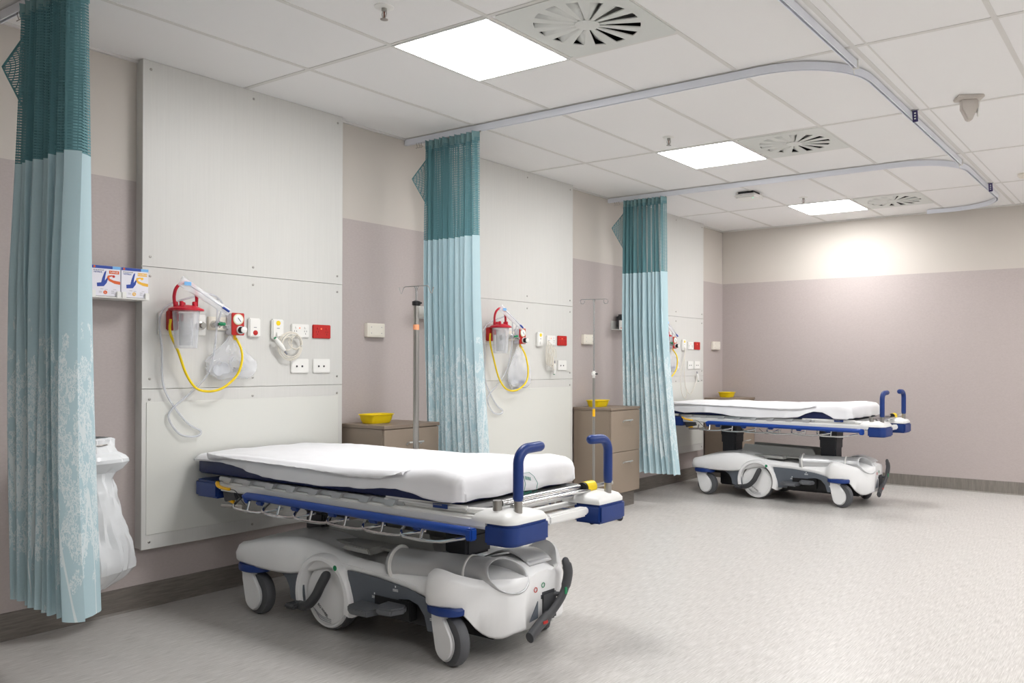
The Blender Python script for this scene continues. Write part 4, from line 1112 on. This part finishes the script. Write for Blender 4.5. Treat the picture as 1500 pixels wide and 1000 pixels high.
        ph = T(MB().tube([(hx,hy,.625),(hx,hy,.705)], .0165, 16), 'push_handle', m_steel)
        inn = -s
        g = [(hx,hy,.702),(hx,hy,.80),(hx,hy,.832)]+[(hx, hy+inn*(.06-.06*math.cos(a)), .832+.055*math.sin(a)) for a in [PI/2*i/8 for i in range(1,9)]]+[(hx,hy+inn*.13,.889)]
        T(MB().tube(g, .0205, 18, round_end=True), 'grip', m_navy, ph)
        if s < 0: T(MB().tube([(2.10,-.335,.64),(2.10,-.335,.690)], .018, 16), 'pole_socket', m_steel)
        # side rail with blue grip and chrome links
        yr = s*.425
        sr = T(MB().tube(smooth_path([(.615,yr-s*.006,.568),(.622,yr,.582),(.66,yr,.588),(1.2,yr,.584),(1.9,yr,.578),(2.04,yr,.578)],5), .0175, 14, round_end=True), 'side_rail', m_blue)
        for x in (.72,.98,1.24,1.50,1.76): T(MB().box(x-.025,x+.025,*sorted((yr-s*.010,yr+s*.008)),.552,.575,.006), 'rail_bracket', m_navy, sr)
        T(MB().box(2.03,2.065,*sorted((yr-s*.018,yr+s*.018)),.545,.592,.006), 'end_cap', m_blue, sr)
        for i, x in enumerate((.50,.73,.96,1.19,1.42,1.65)):
            yy_ = yr+s*.012
            mb = MB(); mb.tube(smooth_path([(x,s*.385,.560),(x+.02,yy_-s*.01,.535),(x+.06,yy_,.522),(x+.22,yy_,.522),(x+.30,yy_-s*.015,.535),(x+.36,s*.40,.548)],4), .0065, 8)
            mb.tube([(x+.14,yy_,.524),(x+.14,yr,.565)], .006, 8); T(mb, 'rail_link', m_chrome, sr)
        mb = MB(); mb.tube([(.42,yr,.525),(.56,yr,.530)], .009, 10); mb.lathe([(.015,.56),(.015,.60)], axis='x', n=14, o=(0,yr,.53)); T(mb, 'rail_knob', m_steel, sr)
    # folded pole across the foot with yellow cap
    mb = MB(); mb.tube([(2.10,-.315,.675),(2.09,.25,.672)], .0135, 14); mb.tube([(2.125,-.28,.660),(2.115,.25,.658)], .010, 12); fp = T(mb, 'folded_pole', m_chrome)
    mb = MB(); mb.tube([(2.098,.235,.668),(2.098,.300,.668)], .027, 18); T(mb, 'pole_cap', m_yellow, fp)
    T(MB().tube([(2.098,.222,.668),(2.098,.236,.668)], .025, 18), 'pole_collar', m_dark, fp)
    mb = MB(); mb.tube([(2.10,.30,.668),(2.16,.37,.682)], .009, 8); T(mb, 'pole_tip', m_steel, fp)
    # yellow release levers at the head end
    mb = MB(); mb.tube(smooth_path([(.335,-.40,.625),(.37,-.415,.612),(.42,-.41,.604),(.44,-.405,.602)],4), .010, 10, flat=.7, round_end=True); T(mb, 'release_lever', m_amber)
    mb = MB(); mb.tube([(.37,-.36,.54),(.42,-.37,.535)], .010, 8, round_end=True); T(mb, 'release_lever', m_amber)
    mb = MB(); mb.prism([(.34,.60),(.44,.60),(.46,.55),(.36,.53)], 'xz', -.38,-.34,.004); mb.tube(smooth_path([(.42,-.40,.60),(.50,-.41,.60),(.55,-.41,.56),(.60,-.41,.53)]), .002, 6); T(mb, 'hinge_bracket', m_char)
    # small navy nameplate on deck edge
    npl = T(MB().box(1.795,1.875,-.3765,-.3745,.640,.658), 'nameplate', m_navy)
    mb = MB()
    for k in range(7): mb.box(1.799+.0068*k, 1.804+.0068*k, -.3770, -.3764, .6505, .6555)
    T(mb, 'fine_print', m_greyprint, npl)
    # drain hose
    mb = MB(); mb.tube(smooth_path([(1.1,-.36,.55),(1.18,-.38,.51),(1.28,-.36,.55)]), .002, 6); T(mb, 'cable', m_dark)
    # mattress
    def ztop(x, y): 
        return .762 + interp([(.10,-.014),(.5,0),(1.25,-.004),(1.65,.012),(1.82,.026),(1.92,.014)], x) - .010*(abs(y)/.37)**4
    rows = []
    for x in [.108,.112,.128,.25,.5,.9,1.3,1.6,1.8,1.895,1.908,1.912]:
        e = 1 if .12 < x < 1.90 else (.965 if x in (.112,1.908) else .90)
        hw = .372*e; zt_ = ztop(x,0)-(.004 if e < 1 else 0)-.006; zb_ = .655+(.003 if e < 1 else 0)+(.0)
        if e < .95: zt_ -= .015; zb_ += .012
        rows.append([Vector((x,a,b)) for a, b in ((-hw+.012,zb_),(-hw,zb_+.012),(-hw,zt_-.016),(-hw+.016,zt_),(0,zt_+.004),(hw-.016,zt_),(hw,zt_-.016),(hw,zb_+.012),(hw-.012,zb_))])
    mb = MB(); V = mb.grid(rows, closed=True); mb.bm.faces.new(V[0]); mb.bm.faces.new(V[-1])
    mt = T(mb, 'mattress_pad', m_matt, ang=60)
    # ---------- sheet (own thing)
    sh = bpy.data.objects.new('bed_sheet', None)
    xs = [.105+ (1.910-.105)*i/110 for i in range(111)]
    rows = []
    hw = .380
    for x in xs:
        hz = interp(hemtab, x)
        top = []
        nside = 9
        col = []
        zt0 = ztop(x, .36)
        for side in (-1, 1):
            pts = []
            zh = hz if side < 0 else interp([(0,.69),(2.1,.69)], x)
            zh = min(zh, zt0-.012)
            for j in range(nside):
                t = j/nside
                z = zh+(zt0-.022-zh)*t
                bulge = .007+.014*(1-t)*noise.noise(Vector((x*13, z*4, 7+side)))+.010*noise.noise(Vector((x*7, z*9, side*3+dz*50)))+.006*(1-t)
                pts.append((side*(hw+bulge), z))
            pts.append((side*(hw-.001), zt0-.010)); pts.append((side*(hw-.012), zt0+.002))
            col.append(pts)
        row = [Vector((x, a, b)) for a, b in col[0]]
        nt_ = 26
        for j in range(nt_+1):
            y = -(hw-.03)+2*(hw-.03)*j/nt_
            wr = .006*abs(noise.noise(Vector((x*3+y*2, y*2.5-x, 5+dz*9))))+.0035*noise.noise(Vector((x*4, y*9, 3+dz*20)))+.0025*noise.noise(Vector((x*16, y*14, 1)))+.004*max(0,noise.noise(Vector((x*2.2, y*3, 8))))
            row.append(Vector((x, y, ztop(x, y)+.008+wr)))
        row += [Vector((x, a, b)) for a, b in col[1][::-1]]
        rows.append(row)
    # tucked foot end: scale the last profile down over the mattress end
    last = rows[-1]; zc = .70
    for k, (dxe, sc, zz_) in enumerate(((.018,.985,.0),(.032,.96,.012),(.040,.93,.030),(.042,.90,.055))):
        row = []
        for p in last:
            q = Vector((p.x+dxe+.004*noise.noise(Vector((p.y*12,k,0))), p.y*(sc if k < 2 else sc+.02), min(p.z, ztop(2,p.y)+.008-zz_)))
            q.z = max(q.z-zz_*.2, .672)
            row.append(q)
        rows.append(row)
    for zz_ in (.70,.672):
        rows.append([Vector((p.x+.003*math.sin(p.y*30), p.y, min(p.z, zz_+.006*noise.noise(Vector((p.y*9,zz_*20,2)))))) for p in rows[-1]])
    mb = MB(); mb.grid(rows)
    wm = Matrix.Translation(Vector(loc)) @ Matrix.Rotation(rz,4,'Z') @ Matrix.Translation((-1.18,0,dz))
    o = mb.build('bed_sheet', m_sheet, ang=180, solid=.0016, recalc=True)
    c0 = wm @ Vector((1.18,0,.765))
    o.data.transform(Matrix.Translation(-c0) @ wm); o.location = c0
    bpy.data.objects.remove(sh)
    tag(o, sheet_label, 'bed sheet')
    rows = []
    for i in range(91):
        x = .24+1.40*i/90; zt0 = ztop(x, .36)
        zf = interp([(.24,.764),(.5,.750),(1.0,.742),(1.3,.730),(1.52,.735),(1.64,.772)], x)+.005*noise.noise(Vector((x*14,0,dz)))+.004*noise.noise(Vector((x*40,3,dz)))
        rows.append([Vector((x, -(hw-.03), zt0+.0125)), Vector((x, -(hw+.002), zt0+.006)), Vector((x, -(hw+.013), zt0-.006)), Vector((x, -(hw+.0175), (zf+zt0-.006)/2)), Vector((x, -(hw+.019+.003*noise.noise(Vector((x*9,1,1)))), zf))])
    mb = MB(); mb.grid(rows); q = mb.build('folded_edge', m_sheet, o, ang=180, solid=.0016); q.data.transform(Matrix.Translation(-c0) @ wm)
    if dz == 0:      # green laundry stamp on the foot end
        pts = [(-.012,.748),(.030,.748),(.062,.728),(.088,.695),(.078,.664),(.036,.644),(-.010,.650),(.006,.70),(-.012,.748)]
        mb = MB(); mb.tube([(1.9565, a, b) for a, b in pts], .0014, 6, flat=.5)
        for k in range(5): mb.tube([(1.9575,.002+.008*k,.735-.002*k),(1.9575,.006+.008*k,.720-.002*k)], .0016, 5)
        for k in range(6): mb.tube([(1.9575,.000+.008*k,.665+.001*k),(1.9575,.004+.008*k,.655+.001*k)], .0016, 5)
        q = mb.build('laundry_stamp', m_stamp, o)
        q.data.transform(Matrix.Translation(-c0) @ wm)
    return root
hem1 = [(.12,.741),(.25,.730),(.36,.722),(.48,.712),(.60,.694),(.70,.680),(.80,.678),(.935,.674),(1.05,.674),(1.12,.670),(1.20,.676),(1.30,.682),(1.40,.682),(1.50,.694),(1.60,.700),(1.68,.690),(1.76,.676),(1.85,.668),(2.1,.668)]
hem2 = [(.12,.70),(.35,.668),(.50,.676),(.62,.680),(.72,.672),(.85,.655),(1.0,.650),(1.12,.648),(1.25,.655),(1.36,.656),(1.48,.668),(1.55,.70),(1.62,.722),(1.70,.716),(1.76,.69),(1.80,.664),(2.1,.660)]
stretcher((1.18,0,0), 0, 0, 'hospital bed in the foreground, white base with blue handles and silver bottle scoop', 'near', hem1, 'white sheet spread over the foreground bed', 0)
stretcher((1.255,4.555,0), -.02, .085, 'hospital bed at the far end, raised on two dark columns near the back wall', 'far', hem2, 'white sheet spread over the far bed, mattress showing blue at its hem', 0)
